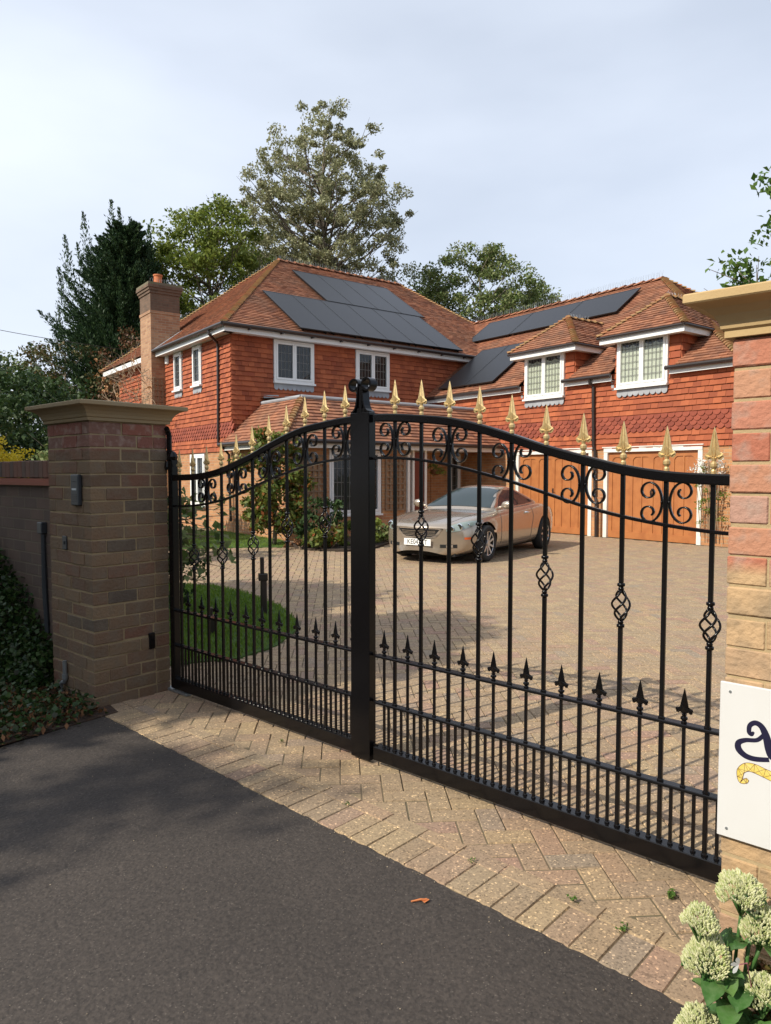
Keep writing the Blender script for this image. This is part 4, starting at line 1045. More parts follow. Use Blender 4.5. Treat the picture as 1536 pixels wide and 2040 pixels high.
def loft(rows):
    V=[];F=[];n=len(rows[0])
    for r in rows: V+=r
    for i in range(len(rows)-1):
        for k in range(n-1): F.append((i*n+k,(i+1)*n+k,(i+1)*n+k+1,i*n+k+1))
    return V,F
ST=[(2.24,.30,.24,.565,.60),(2.20,.52,.19,.60,.645),(2.08,.70,.17,.645,.69),(1.90,.81,.19,.69,.725),(1.6,.868,.18,.76,.79),(1.3,.885,.18,.80,.835),(.9,.89,.19,.83,.875),(.5,.89,.19,.85,.90),(0,.89,.19,.865,.90),(-.5,.89,.19,.885,.90),(-1.0,.892,.19,.905,.93),(-1.4,.885,.19,.905,.95),(-1.75,.865,.21,.875,.925),(-2.0,.80,.25,.82,.86),(-2.15,.70,.30,.74,.78),(-2.22,.45,.36,.66,.70)]
rows=[]
for (x,wd,zb,zs,zc) in ST:
    h=zs-zb
    prof=[(wd*.80,zb-.02),(wd*.93,zb+.02),(wd*.985,zb+h*.22),(wd,zb+h*.45),(wd*.99,zb+h*.70),(wd*.955,zb+h*.90),(wd*.90,zs),(wd*.80,zs+(zc-zs)*.45),(wd*.5,zs+(zc-zs)*.85),(wd*.2,zc),]
    half=[(x-(.10*((y/wd)**2) if x>2.0 else (-.08*((y/wd)**2) if x<-2.0 else 0)),y,z) for y,z in prof]
    rows.append(half+[(p[0],-p[1],p[2]) for p in half[::-1]])
V,F=loft(rows)
n=len(rows[0])
F.append(tuple(range(n))); F.append(tuple(range((len(rows)-1)*n,len(rows)*n))[::-1])
mb=MB();mb.add(V,F);body=mb.build('body',[m_paint,m_well],CAR,True)
def modapply(o):
    dg=bpy.context.evaluated_depsgraph_get();dg.update();me=bpy.data.meshes.new_from_object(o.evaluated_get(dg));o.modifiers.clear();old=o.data;o.data=me
sm=body.modifiers.new('s','SUBSURF');sm.levels=3;sm.render_levels=3
# fix normals outward
import bmesh
bm=bmesh.new();bm.from_mesh(body.data);bmesh.ops.recalc_face_normals(bm,faces=bm.faces);bm.to_mesh(body.data);bm.free()
modapply(body)
cut=[]
for x in (1.3,-1.3):
    for s in (1,-1):
        mb=MB();mb.tube([(x,s*.60,.315),(x,s*1.1,.315)],.375,40);c=mb.build('cutter',m_well,CAR);cut.append(c)
        bm=bmesh.new();bm.from_mesh(c.data);bmesh.ops.recalc_face_normals(bm,faces=bm.faces);bm.to_mesh(c.data);bm.free()
        md=body.modifiers.new('b','BOOLEAN');md.operation='DIFFERENCE';md.object=c;md.solver='EXACT'
modapply(body)
for c in cut: bpy.data.objects.remove(c)
GS=[(.86,.74,.0,.86),(.60,.72,.11,.99),(.35,.70,.24,1.12),(.12,.665,.34,1.225),(-.12,.65,.40,1.285),(-.42,.645,.42,1.30),(-.75,.65,.37,1.255),(-1.05,.665,.26,1.145),(-1.30,.69,.12,1.02),(-1.50,.70,.0,.93)]
rows=[]
for (x,wb_,d,zt) in GS:
    zb=.84;hh=zt-zb;wt=wb_-.18*min(1,hh/.4)
    half=[(x,wb_+.10,zb-.05),(x,wb_+.02,zb+hh*.10),(x,wb_-(wb_-wt)*.45,zb+hh*.45),(x,wt+.02,zb+hh*.80),(x,wt-.05,zb+hh*.94),(x,wt-.22,zb+hh*.99),(x,.12,zt+.004)]
    rows.append(half+[(p[0],-p[1],p[2]) for p in half[::-1]])
V,F=loft(rows);n=len(rows[0]);F.append(tuple(range(n)));F.append(tuple(range((len(rows)-1)*n,len(rows)*n))[::-1])
mb=MB();mb.add(V,F);roof=mb.build('cabin_roof',m_paint,CAR,True);sm=roof.modifiers.new('s','SUBSURF');sm.levels=3;sm.render_levels=3
bm=bmesh.new();bm.from_mesh(roof.data);bmesh.ops.recalc_face_normals(bm,faces=bm.faces);bm.to_mesh(roof.data);bm.free();modapply(roof)
def bvh(*os):
    V=[];F=[]
    for o in os:
        k=len(V);V+=[v.co.copy() for v in o.data.vertices];F+=[tuple(i+k for i in p.vertices) for p in o.data.polygons]
    return BVHTree.FromPolygons(V,F)
Bb=bvh(body);Bg=bvh(roof)
def patch(name,m,bot,top,axis,tree,off=.006,nu=24,nv=10,parent=None,th=True,label=None):
    """bot/top: polylines in (y,z) for axis x or (x,z) for axis y; rays run along -axis"""
    def samp(pl,t):
        t*=len(pl)-1;i=min(int(t),len(pl)-2);f=t-i;return (pl[i][0]*(1-f)+pl[i+1][0]*f,pl[i][1]*(1-f)+pl[i+1][1]*f)
    V=[];ok=[]
    for j in range(nv+1):
        for i in range(nu+1):
            a=samp(bot,i/nu);c=samp(top,i/nu);p=(a[0]+(c[0]-a[0])*j/nv,a[1]+(c[1]-a[1])*j/nv)
            if axis=='x': o,d=Vector((4,p[0],p[1])),Vector((-1,0,0))
            elif axis=='-x': o,d=Vector((-4,p[0],p[1])),Vector((1,0,0))
            elif axis=='y': o,d=Vector((p[0],3,p[1])),Vector((0,-1,0))
            else: o,d=Vector((p[0],-3,p[1])),Vector((0,1,0))
            h=tree.ray_cast(o,d)
            if h[0] is None: V.append(None);continue
            nn=h[1] if h[1].dot(d)<0 else -h[1];V.append(h[0]+nn*off)
    mb=MB();idx={};vs=[]
    for i,v in enumerate(V):
        if v is not None: idx[i]=len(vs);vs.append(v)
    F=[]
    for j in range(nv):
        for i in range(nu):
            q=[j*(nu+1)+i,j*(nu+1)+i+1,(j+1)*(nu+1)+i+1,(j+1)*(nu+1)+i]
            if all(k in idx for k in q): F.append(tuple(idx[k] for k in q))
    if not F: return None
    mb.add(vs,F);o=mb.build(name,m,parent or CAR,True)
    if label: o['label']=label
    return o
patch('windscreen',m_cg,[(-.66,.895),(-.3,.915),(0,.92),(.3,.915),(.66,.895)],[(-.50,1.20),(-.3,1.232),(0,1.242),(.3,1.232),(.50,1.20)],'x',Bg)
for ax,sd in (('y',1),('-y',-1)):
    patch('side_window',m_cg,[(.50,.90),(.2,.90),(-.3,.91),(-.8,.925),(-1.22,.955)],[(.50,.915),(.18,1.09),(-.15,1.20),(-.62,1.185),(-1.18,.98)],ax,Bg,nu=30)
    patch('door_seam',m_seam,[(.72,.32),(.72,.34)],[(.735,.84),(.735,.84)],ax,Bb,off=.002,nu=2,nv=20) if False else None
    for pts in ([(.74,.28),(.76,.50),(.72,.84)],[(-.60,.28),(-.62,.5),(-.72,.70),(-.70,.88)],[(.74,.28),(0,.27),(-.60,.28)]):
        P=[]
        for k in range(len(pts)-1):
            for t in range(8):
                x=pts[k][0]+(pts[k+1][0]-pts[k][0])*t/8;z=pts[k][1]+(pts[k+1][1]-pts[k][1])*t/8
                h=Bb.ray_cast(Vector((x,3*sd,z)),Vector((0,-sd,0)))
                if h[0] is not None: P.append(h[0])
        mb=MB();mb.tube(P,.0055,5);mb.build('door_seam',m_seam,CAR)
    mb=MB();h=Bb.ray_cast(Vector((-.45,3*sd,.78)),Vector((0,-sd,0)))[0];mb.tube([h+Vector((.10,0,0)),h+Vector((.06,.035*sd,0)),h+Vector((-.06,.035*sd,0)),h+Vector((-.10,0,0))],.016,8);mb.build('door_handle',m_chrome,CAR,True)
    # mirror
    mb=MB();mb.lathe((0,0,0),[(.01,-.075),(.07,-.06),(.10,-.02),(.10,.02),(.075,.055),(.01,.075)],14,sx=.55,sy=1.15)
    mb.tube([(0,-.09*sd,-.03),(.0,-.2*sd,-.06)],.025,8);o=mb.build('wing_mirror',m_paint,CAR,True);o.location=(.62,sd*.93,.95)
    for x in (1.3,-1.3):
        wy=sd*.80
        mb=MB();pr=[(.20,-.10),(.27,-.105),(.31,-.085),(.315,0),(.31,.085),(.27,.105),(.215,.10),(.20,.07)]
        nseg=36;V=[]
        for (r,dy) in pr:
            for k in range(nseg): a=2*math.pi*k/nseg;V.append((r*math.cos(a),dy*sd,r*math.sin(a)))
        F=[(i*nseg+k,i*nseg+(k+1)%nseg,((i+1)%len(pr))*nseg+(k+1)%nseg,((i+1)%len(pr))*nseg+k) for i in range(len(pr)) for k in range(nseg)]
        mb.add(V,F);ty=mb.build('wheel',m_tyre,CAR,True);ty.location=(x,wy,.315)
        mb=MB()
        for k in range(nseg):
            a=2*math.pi*k/nseg;b_=2*math.pi*(k+1)/nseg
            mb.quad((.225*math.cos(a),.098*sd,.225*math.sin(a)),(.225*math.cos(b_),.098*sd,.225*math.sin(b_)),(.20*math.cos(b_),.085*sd,.20*math.sin(b_)),(.20*math.cos(a),.085*sd,.20*math.sin(a)))
        for k in range(9):
            a=2*math.pi*k/9;c_,s_=math.cos(a),math.sin(a)
            mb.obox((.125*c_,.075*sd,.125*s_),(.085*c_,.008*sd,.085*s_),(-.018*s_,0,.018*c_),(0,.012,0))
        mb.tube([(0,.055*sd,0),(0,.095*sd,0)],.05,16);r_=mb.build('rim',m_alloy,ty)
        mb=MB();mb.tube([(0,-.02*sd,0),(0,.045*sd,0)],.20,24);mb.build('brake_disc',m_well,ty)
# front end
for s in (1,-1):
    patch('headlight',m_lamp,[(s*.50,.555),(s*.58,.545),(s*.68,.56),(s*.76,.60),(s*.835,.665)],[(s*.50,.575),(s*.56,.65),(s*.66,.69),(s*.76,.715),(s*.835,.72)],'x',Bb,off=.008)
    for (y,z,r) in ((.575,.60,.045),(.68,.63,.058),(.77,.66,.03)):
        h=Bb.ray_cast(Vector((4,s*y,z)),Vector((-1,0,0)))[0];mb=MB()
        if h is not None: mb.tube([h+Vector((.004,0,0)),h+Vector((.012,0,0))],[r,r*.8],16);mb.build('headlight_reflector',m_chrome,CAR)
    patch('fog_light',m_chrome,[(s*.50,.288),(s*.60,.288)],[(s*.50,.330),(s*.60,.332)],'x',Bb,off=.008,nu=8,nv=4)
    patch('bumper_grille',m_well,[(s*.40,.280),(s*.66,.280)],[(s*.40,.335),(s*.66,.340)],'x',Bb,off=.004,nu=10,nv=4)
patch('grille_surround',m_chrome,[(-.34,.455),(-.25,.425),(0,.418),(.25,.425),(.34,.455)],[(-.45,.595),(-.3,.605),(0,.608),(.3,.605),(.45,.595)],'x',Bb,off=.006)
patch('grille',m_well,[(-.305,.478),(-.24,.456),(0,.450),(.24,.456),(.305,.478)],[(-.40,.582),(-.3,.588),(0,.590),(.3,.588),(.40,.582)],'x',Bb,off=.012)
for i in range(4):
    z=.478+i*.026;patch('grille_bar',m_chrome,[(-.32,z),(.32,z)],[(-.33,z+.007),(.33,z+.007)],'x',Bb,off=.018,nu=16,nv=1)
patch('bumper_lip',m_chrome,[(-.72,.245),(.72,.245)],[(-.72,.258),(.72,.258)],'x',Bb,off=.006,nu=24,nv=1) if False else None
patch('side_marker',m_amber,[(1.78,.42),(1.93,.42)],[(1.80,.455),(1.93,.455)],'y',Bb,off=.005,nu=6,nv=2)
patch('tail_light',mat('red_lens',(.45,.02,.02),.15),[(-2.10,.62),(-1.92,.63)],[(-2.06,.80),(-1.86,.80)],'y',Bb,off=.005,nu=6,nv=6)
# bonnet seam
for s in (1,-1):
    P=[]
    for t in range(20):
        x=2.02-1.25*t/19;y=s*(.47+.27*(t/19)**.7);h=Bb.ray_cast(Vector((x,y,3)),Vector((0,0,-1)))
        if h[0] is not None: P.append(h[0])
    mb=MB();mb.tube(P,.004,4);mb.build('bonnet_seam',m_seam,CAR)
# number plate
xp=Bb.ray_cast(Vector((4,0,.365)),Vector((-1,0,0)))[0].x+.014
mb=MB();mb.cbox(xp,xp+.012,-.262,.262,.305,.418,.003);pl=mb.build('number_plate',mat('white_number_plate',(.82,.82,.80),.35),CAR)
cu=bpy.data.curves.new('plate_text','FONT');cu.body='KE04  RT';cu.size=.118;cu.align_x='CENTER';cu.align_y='CENTER';cu.extrude=.0006
to=bpy.data.objects.new('plate_text',cu);COL.objects.link(to);dg=bpy.context.evaluated_depsgraph_get();tm=bpy.data.meshes.new_from_object(to.evaluated_get(dg));bpy.data.objects.remove(to)
tm.materials.append(mat('black_plate_letters',(.01,.01,.01),.4));to=bpy.data.objects.new('plate_characters',tm);COL.objects.link(to);to.parent=pl;to.location=(xp+.0135,0,.3615);to.rotation_euler=(math.pi/2,0,math.pi/2);to.scale=(.86,1,1)
mb=MB();mb.tube([(-.9,.25,.95),(-1.02,.25,1.25)],.004,5);mb.build('aerial',m_well,CAR)
mb=MB();mb.box(-2.0,2.0,-.62,.62,.13,.22);mb.build('underbody',m_well,CAR)

# ------------------------------------------------------------------ small things around the porch
def wpt(u,v,z=0): p=C0+EX*u+EA*v; return (p.x,p.y,z)
def trellis(u0,u1,z0,z1,label,v=-2.83,loc=None):
    root=empty('trellis',wpt((u0+u1)/2,v),RZH,label=label,cat='trellis',group='wooden wall trellises')
    w=(u1-u0)/2;mb=MB();n=max(2,int(w*2/.14))
    for i in range(n+1): x=-w+2*w*i/n;mb.box(x-.024,x+.024,-.012,.0,z0,z1)
    mb.build('uprights',M['trellis'],root);mb=MB();k=int((z1-z0)/.155)
    for i in range(k+1): z=z0+(z1-z0)*i/k;mb.box(-w-.02,w+.02,-.026,-.013,z-.02,z+.02)
    mb.build('crossbars',M['trellis'],root)
trellis(.25,.98,.62,1.92,'brown trellis between the corner shrub and the white window')
trellis(2.78,3.34,.62,1.92,'brown trellis between the white window and the front door')
trellis(-.38,-.12,3.2,4.4,'narrow weathered trellis high on the chimney',v=4.63)
# hanging basket
p=wpt(4.62,-2.6,0);root=empty('hanging_basket',(p[0],p[1],1.62),0,label='hanging basket of yellow green foliage in the dark porch opening',cat='hanging basket')
mb=MB();mb.lathe((0,0,-.14),[(.04,0),(.12,.04),(.16,.12),(.165,.14)],14);mb.build('basket',M['lf_dead'],root)
mb=MB();[mb.tube([(.15*math.cos(a),.15*math.sin(a),0),(0,0,.45)],.003,4) for a in (0,2.1,4.2)];mb.build('chains',M['steel'],root)
V,F=clusters([(R.uniform(-.17,.17),R.uniform(-.17,.17),R.uniform(-.12,.10)) for _ in range(12)],[.10]*12,40,.05);np_mesh('foliage',V,F,M['lf_ash'],root)

# ------------------------------------------------------------------ vegetation
def tree(name,x,y,zc,rx,rz,lm,label,cat='tree',ncl=120,per=90,ls=.22,cr=(.5,.9),trunk=.22,shape='ell',group=None,branch=True,ry=None,zbase=0,leafz=.7,core=.25,parentloc=None):
    root=empty(name,(x,y,zbase),0,label=label,cat=cat,group=group)
    ry=ry or rx;cs=[]
    while len(cs)<ncl:
        a,b,c=R.uniform(-1,1),R.uniform(-1,1),R.uniform(-1,1);r=math.sqrt(a*a+b*b+c*c)
        if (shape!='egg' and r>1) or r<core: continue
        if shape=='cone':
            t=(c+1)/2;k=(1-t)**.75*1.0+.08
            if math.hypot(a,b)>k: continue
        if shape=='egg':
            t=(c+1)/2;k=(.74+.52*t) if t<.5 else max(0,1-((t-.5)/.5)**2.3)**.75
            if math.hypot(a,b)>k: continue
        cs.append((a*rx*R.uniform(.9,1.12),b*ry,zc+c*rz))
    radii=[R.uniform(*cr) for _ in cs]
    V,F=clusters(cs,radii,per,ls,flat=leafz)
    np_mesh('crown',V,F,lm,root)
    mb=MB();zt=zc+rz*.72
    P=[(0,0,0)];n=7
    for i in range(1,n): P.append((R.uniform(-.1,.1)*rx*.4,R.uniform(-.1,.1)*rx*.4,zt*i/(n-1)))
    mb.tube(P,[trunk*(1-.82*i/(n-1)) for i in range(n)],8)
    if branch:
        for c in cs[::max(1,len(cs)//int(branch if branch>1 else 70))]:
            zz=max(.25*zc,c[2]-math.hypot(c[0],c[1])*R.uniform(.5,1.0));k=min(1,zz/zt);i=min(n-2,int(k*(n-1)));q=Vector(P[i]).lerp(Vector(P[i+1]),k*(n-1)-i)
            e=Vector(c);m=q.lerp(e,.5)+Vector((R.uniform(-.2,.2),R.uniform(-.2,.2),R.uniform(-.35,.05)));r0=trunk*.26
            mb.tube([q,m,e],[r0,r0*.55,r0*.15],5,cap=False)
            for _ in range(2):
                e2_=e+Vector((R.uniform(-1,1),R.uniform(-1,1),R.uniform(-.2,.9)))*.6;mb.tube([m.lerp(e,.5),e2_],[r0*.3,r0*.1],4,cap=False)
    mb.build('trunk',M['bark'],root,True)
    return root
BG='trees behind the house'
# tall tree: built from tapering tiers
tree('tall_tree',-3.3,39,13.4,4.55,8.3,M['lf_tall'],'tall open crowned grey green tree rising behind the main roof',ncl=820,per=105,ls=.15,cr=(.24,.55),trunk=.26,shape='egg',group=BG,branch=190,core=.12)
tree('tall_tree',-5.6,38.5,9.8,2.9,4.8,M['lf_tall'],'lower grey green side crown left of the tallest tree',ncl=190,per=80,ls=.17,cr=(.4,.8),trunk=.2,shape='ell',group=BG,branch=60)
tree('ash_tree',-8.2,34,9.3,3.1,5.2,M['lf_ash'],'yellow green round crowned tree between the conifer and the tallest tree',ncl=330,per=100,ls=.18,cr=(.4,.75),trunk=.22,group=BG,branch=110,shape='ell')
tree('broadleaf_tree',5.3,41,8.5,4.1,6.0,M['lf_mid'],'bushy green tree showing above the right end of the main roof',ncl=340,per=120,ls=.18,cr=(.4,.75),trunk=.2,group=BG,branch=80)
tree('broadleaf_tree',8.9,43,7.6,3.1,5.2,M['lf_mid'],'smaller green tree behind the garage ridge, thinning out to the right',ncl=250,per=115,ls=.18,cr=(.4,.7),trunk=.18,group=BG,branch=70)
tree('broadleaf_tree',2.0,42,8.6,3.2,5.0,M['lf_mid'],'green tree low behind the main ridge between two others',ncl=190,per=90,ls=.17,cr=(.45,.9),trunk=.2,group=BG,branch=50)
# conifer with drooping-up sprays
def conifer(x,y,h,label):
    root=empty('conifer_tree',(x,y,0),0,label=label,cat='conifer',group=BG)
    mb=MB();mb.tube([(0,0,0),(.2,0,h*.5),(.5,0,h*.93)],[.35,.2,.04],8);mb.build('trunk',M['bark'],root,True)
    C=[];Dr=[]
    def spray(p,d,L,n):
        for i in range(n):
            t=i/n;q=p+d*L*t+Vector((0,0,1))*L*.28*t*t;wd=.42*(1-t)**.8*L*.42+.04
            for _ in range(8):
                o=Vector((R.gauss(0,1),R.gauss(0,1),R.gauss(0,.7)))*wd*.5;C.append(tuple(q+o));dd=(d+Vector((0,0,.75))+o.normalized()*.6).normalized();Dr.append(tuple(dd))
    for i in range(760):
        t=R.random()**.85;z=h*(.12+.86*t);a=R.uniform(0,2*math.pi)
        Rm=(3.1 if math.cos(a)<0 else 2.7)*min((1-t)**.62,.35+t*1.9)*R.uniform(.65,1.15)+.35
        d=Vector((math.cos(a),math.sin(a),R.uniform(.15,.55))).normalized()
        lean=Vector((.5*t,0,0))
        spray(Vector((0,0,z))+lean+d*Rm*.25,d,Rm*.85,26)
    for (dx,dz,hh) in ((-2.2,8.2,1.9),(-1.7,9.2,2.0),(-.9,9.8,2.3),(.1,10.4,2.2),(.9,10.3,2.0),(1.4,9.8,1.9),(-2.9,6.6,1.9),(.5,10.7,1.9),(-3.6,5.2,1.7),(-4.3,4.2,1.4),(1.9,8.8,1.8),(-1.3,9.0,2.2)):
        spray(Vector((dx,R.uniform(-.6,.6),dz)),Vector((R.uniform(-.3,.1),0,1)).normalized(),hh,44)
    for (z0,dx,dz,hh) in ((3.2,-1,.25,4.2),(4.2,-1,.30,4.6),(5.0,-1,.38,4.6),(5.6,-.9,.5,4.3),(6.4,-.9,.45,4.2),(7.2,-.8,.6,3.8),(7.8,-.75,.7,3.4),(8.6,-.6,.8,3.0),(9.2,-.5,.9,2.6),(8.8,.5,.8,2.4),(7.0,.7,.6,2.6),(5.0,.8,.4,2.8),(6.8,-1,.25,3.6),(4.6,-.95,.15,4.4)):
        for _ in range(2): spray(Vector((dx*.6,R.uniform(-.8,.8),z0)),Vector((dx,R.uniform(-.35,.35),dz)).normalized(),hh*R.uniform(.62,.80),60)
    V,F=leaf_arrays(np.array(C),.15,up=.1,aspect=.3,dirs=np.array(Dr));np_mesh('crown',V,F,M['lf_conifer'],root)
conifer(-11.7,31.5,12.4,'dark spiky conifer rising behind the chimney')
tree('shrubby_tree',-9.6,28.5,4.6,1.9,2.6,M['lf_rust'],'rusty brown and green shrubby tree below the conifer',ncl=70,per=90,ls=.13,cr=(.35,.6),trunk=.12,group=BG,branch=30)
tree('shrubby_tree',-13.2,29.5,3.6,2.6,3.5,M['lf_olive'],'olive green tree under the left side of the conifer',ncl=110,per=90,ls=.14,cr=(.4,.7),trunk=.14,group=BG,branch=30)
tree('shrubby_tree',-16.6,31,3.6,2.8,3.2,M['lf_mid'],'mid green tree at the far left under the open sky',ncl=110,per=90,ls=.15,cr=(.4,.7),trunk=.14,group=BG,branch=30)
tree('laurel_hedge',-8.1,14.6,2.1,2.3,1.75,M['lf_dark'],'dark glossy hedge behind the garden wall at the left edge',cat='hedge',ncl=190,per=130,ls=.10,cr=(.3,.5),trunk=.1,branch=False,core=.4)
tree('laurel_hedge',-6.9,15.8,1.5,1.5,1.3,M['lf_dark'],'dark hedge between the left pillar and the yellow bush',cat='hedge',ncl=70,per=130,ls=.10,cr=(.3,.5),trunk=.1,branch=False,core=.4)
tree('golden_shrub',-4.30,7.9,1.50,.42,.40,M['lf_yellow'],'golden yellow bush peeping over the garden wall',cat='shrub',ncl=40,per=90,ls=.035,cr=(.08,.15),trunk=.03,branch=False,core=.5)
# right hand near tree: crown beyond the frame, boughs reaching in
tree('overhanging_tree',7.25,11.6,5.0,1.6,2.3,M['lf_near'],'fresh green tree at the right edge above the stone coping',ncl=130,per=75,ls=.13,cr=(.28,.5),trunk=.16,branch=60,core=.2)
# tree left of the camera whose crown shades the left pillar (stands outside the frame)
tree('street_tree',-7.3,1.6,5.0,1.15,2.6,M['lf_mid'],'leafy tree standing outside the frame left of the lane',ncl=170,per=110,ls=.16,cr=(.3,.5),trunk=.2,branch=60,core=0)
tree('street_tree',-6.6,5.0,3.5,1.8,1.9,M['lf_mid'],'unseen tree added over the garden wall to darken the left side',ncl=190,per=110,ls=.16,cr=(.35,.6),trunk=.2,branch=60,core=0)  # unseen, added to cut skylight on the left pillar and lawn
tree('street_tree',-9.2,-2.2,6.6,.9,1.3,M['lf_mid'],'thin leafy tree behind the camera beside the lane',ncl=40,per=70,ls=.14,cr=(.3,.5),trunk=.15,branch=30,core=0)

for i,(x,y,l) in enumerate(((-10.5,.5,'unseen hedge bank added left of the lane to darken the post reflection'),(-15,-6,'hedge bank across the lane, far left of the camera'),(-9,-8,'hedge bank across the lane, left behind the camera'),(-3,-9,'hedge bank across the lane, straight behind the camera'),(3,-9,'hedge bank across the lane, right behind the camera'),(9,-8,'hedge bank across the lane, far right of the camera'))):  # first hedge is unseen, added to darken what the closing post reflects
    tree('boundary_hedge',x,y,2.2,3.6,2.4,M['lf_dark'],l,cat='hedge',ncl=130,per=60,ls=.32,cr=(.5,.8),trunk=.15,branch=False,core=.3,ry=1.5)
tree('street_tree',-9.0,4.2,3.6,1.8,1.9,M['lf_mid'],'unseen tree added beyond the garden wall to keep the sun off it',ncl=150,per=90,ls=.18,cr=(.35,.6),trunk=.2,branch=50,core=0)  # unseen, added to take sun patches off the garden wall
# shrubs by the house
tree('nandina_shrub',-2.35,15.0,1.35,.78,1.15,M['lf_nandina'],'tall yellow green bamboo like shrub against the porch corner',cat='shrub',ncl=75,per=90,ls=.11,cr=(.16,.3),trunk=.05,branch=24,core=.1,ry=.5)
for i in range(4):
    pass
def lowplant(name,x,y,w,h,lm,label,ls=.09,n=22,per=50,cat='plant',group=None,flat=.7):
    root=empty(name,(x,y,0),0,label=label,cat=cat,group=group)
    cs=[(R.uniform(-w,w),R.uniform(-w,w)*.7,R.uniform(.12,1)*h*.85) for _ in range(n)]
    V,F=clusters(cs,[min(w,h)*R.uniform(.25,.45) for _ in cs],per,ls,flat=flat);np_mesh('foliage',V,F,lm,root)
    mb=MB()
    for c in cs[::2]: mb.tube([(c[0]*.2,c[1]*.2,0),(c[0]*.7,c[1]*.7,c[2]*.6),c],[.012,.008,.003],4,cap=False)
    mb.build('stems',M['twig'],root)
    return root
BP='plants along the porch wall'
lowplant('fern_plant',-1.35,14.5,.42,1.12,M['lf_dark'],'dark green leafy shrub beside the brown trellis',.10,26,45,group=BP)
lowplant('border_plant',-1.15,14.15,.40,.55,M['lf_nandina'],'pale yellowing low plant at the front of the bed',.12,18,40,group=BP)
lowplant('border_plant',-.55,14.75,.38,.60,M['lf_ash'],'bright green low plant under the white window',.10,18,40,group=BP)
lowplant('border_plant',.0,15.4,.34,.55,M['lf_mid'],'green low plant behind the closing post of the gate',.09,16,40,group=BP)
lowplant('border_plant',.35,16.0,.25,.38,M['lf_dark'],'small dark plant beside the nose of the car',.08,12,40,group=BP)
lowplant('border_plant',-1.72,14.35,.28,.20,M['lf_dead'],'dry brown low plant at the bed corner',.07,10,30,group=BP)
# rose-like shrub at left behind the gate
root=lowplant('leafy_shrub',-2.55,7.6,.42,1.45,M['lf_dark'],'tall leafy shrub behind the left end of the gate',.085,34,34,cat='shrub')
C=[];mb=MB()
for i in range(26):
    a=R.uniform(-.9,.9);L_=R.uniform(.5,1.0);z0=R.uniform(.35,1.25);d=Vector((math.cos(a),math.sin(a)*.6,R.uniform(-.1,.35))).normalized()
    P=[Vector((0,0,z0))+d*L_*t+Vector((0,0,-.12*t*t)) for t in (0,.35,.7,1)];mb.tube(P,[.008,.006,.004,.002],4)
    for k in range(13): C.append(tuple(Vector((0,0,z0))+d*L_*R.uniform(.3,1.05)+Vector((R.uniform(-.06,.06),R.uniform(-.06,.06),R.uniform(-.08,.04)))))
mb.build('branches',M['twig'],root);V,F=leaf_arrays(np.array(C),.10,up=.5,aspect=.62);np_mesh('outer_leaves',V,F,M['lf_mid'],root)
tree('small_tree',-4.9,11.8,1.6,.8,1.2,M['lf_mid'],'bushy green shrub in the far corner behind the left pillar',cat='shrub',ncl=50,per=70,ls=.09,cr=(.18,.34),trunk=.05,branch=20)
# climber by the garage end, white flowers
p=wpt(6.4,-9.2);root=empty('white_flowering_climber',(p[0],p[1],0),RZH,label='climber with white flowers on the brick pier beside the right garage door',cat='climber')
mb=MB()
for i in range(14):
    y0=R.uniform(-.25,.25);mb.tube([(0,y0,.2),(R.uniform(-.05,.02),y0+R.uniform(-.1,.1),1.0),(R.uniform(-.1,0),y0+R.uniform(-.15,.15),1.75)],.008,4)
mb.build('stems',M['twig'],root)
cs=[(R.uniform(-.12,.0),R.uniform(-.3,.38),R.uniform(1.45,1.85)) for _ in range(16)];V,F=clusters(cs,[.10]*16,26,.05);tag(np_mesh('flowers',V,F,M['lf_white'],root),kind='stuff')
cs=[(R.uniform(-.1,.0),R.uniform(-.3,.3),R.uniform(.5,1.7)) for _ in range(22)];V,F=clusters(cs,[.10]*22,24,.05);np_mesh('leaves',V,F,M['lf_ash'],root)
# bare climber on the chimney
p=wpt(-.55,5.6);root=empty('bare_climber',(p[0],p[1],3.0),RZH,label='tangle of dry climber stems with buff seed heads around the chimney',cat='climber')
mb=MB();C=[]
for i in range(90):
    q=Vector((R.uniform(-.2,.1),R.uniform(-1.2,2.6),R.uniform(.3,1.8)));P=[q]
    d=Vector((R.uniform(-.6,.2),R.uniform(-1,1),R.uniform(-.3,1))).normalized()
    for k in range(5): d=(d+Vector((R.uniform(-.5,.5),R.uniform(-.6,.6),R.uniform(-.5,.4)))).normalized();P.append(P[-1]+d*.2)
    mb.tube(P,[.012,.010,.008,.006,.004,.003],4,cap=False);
    if i%3==0: C.append(tuple(P[-1]))
mb.build('stems',M['twig'],root);V,F=clusters(C,[.09]*len(C),16,.07);tag(np_mesh('seed_heads',V,F,leafm('buff_seed_heads',[(.42,.22,.10),(.5,.30,.14)],.1),root),kind='stuff')

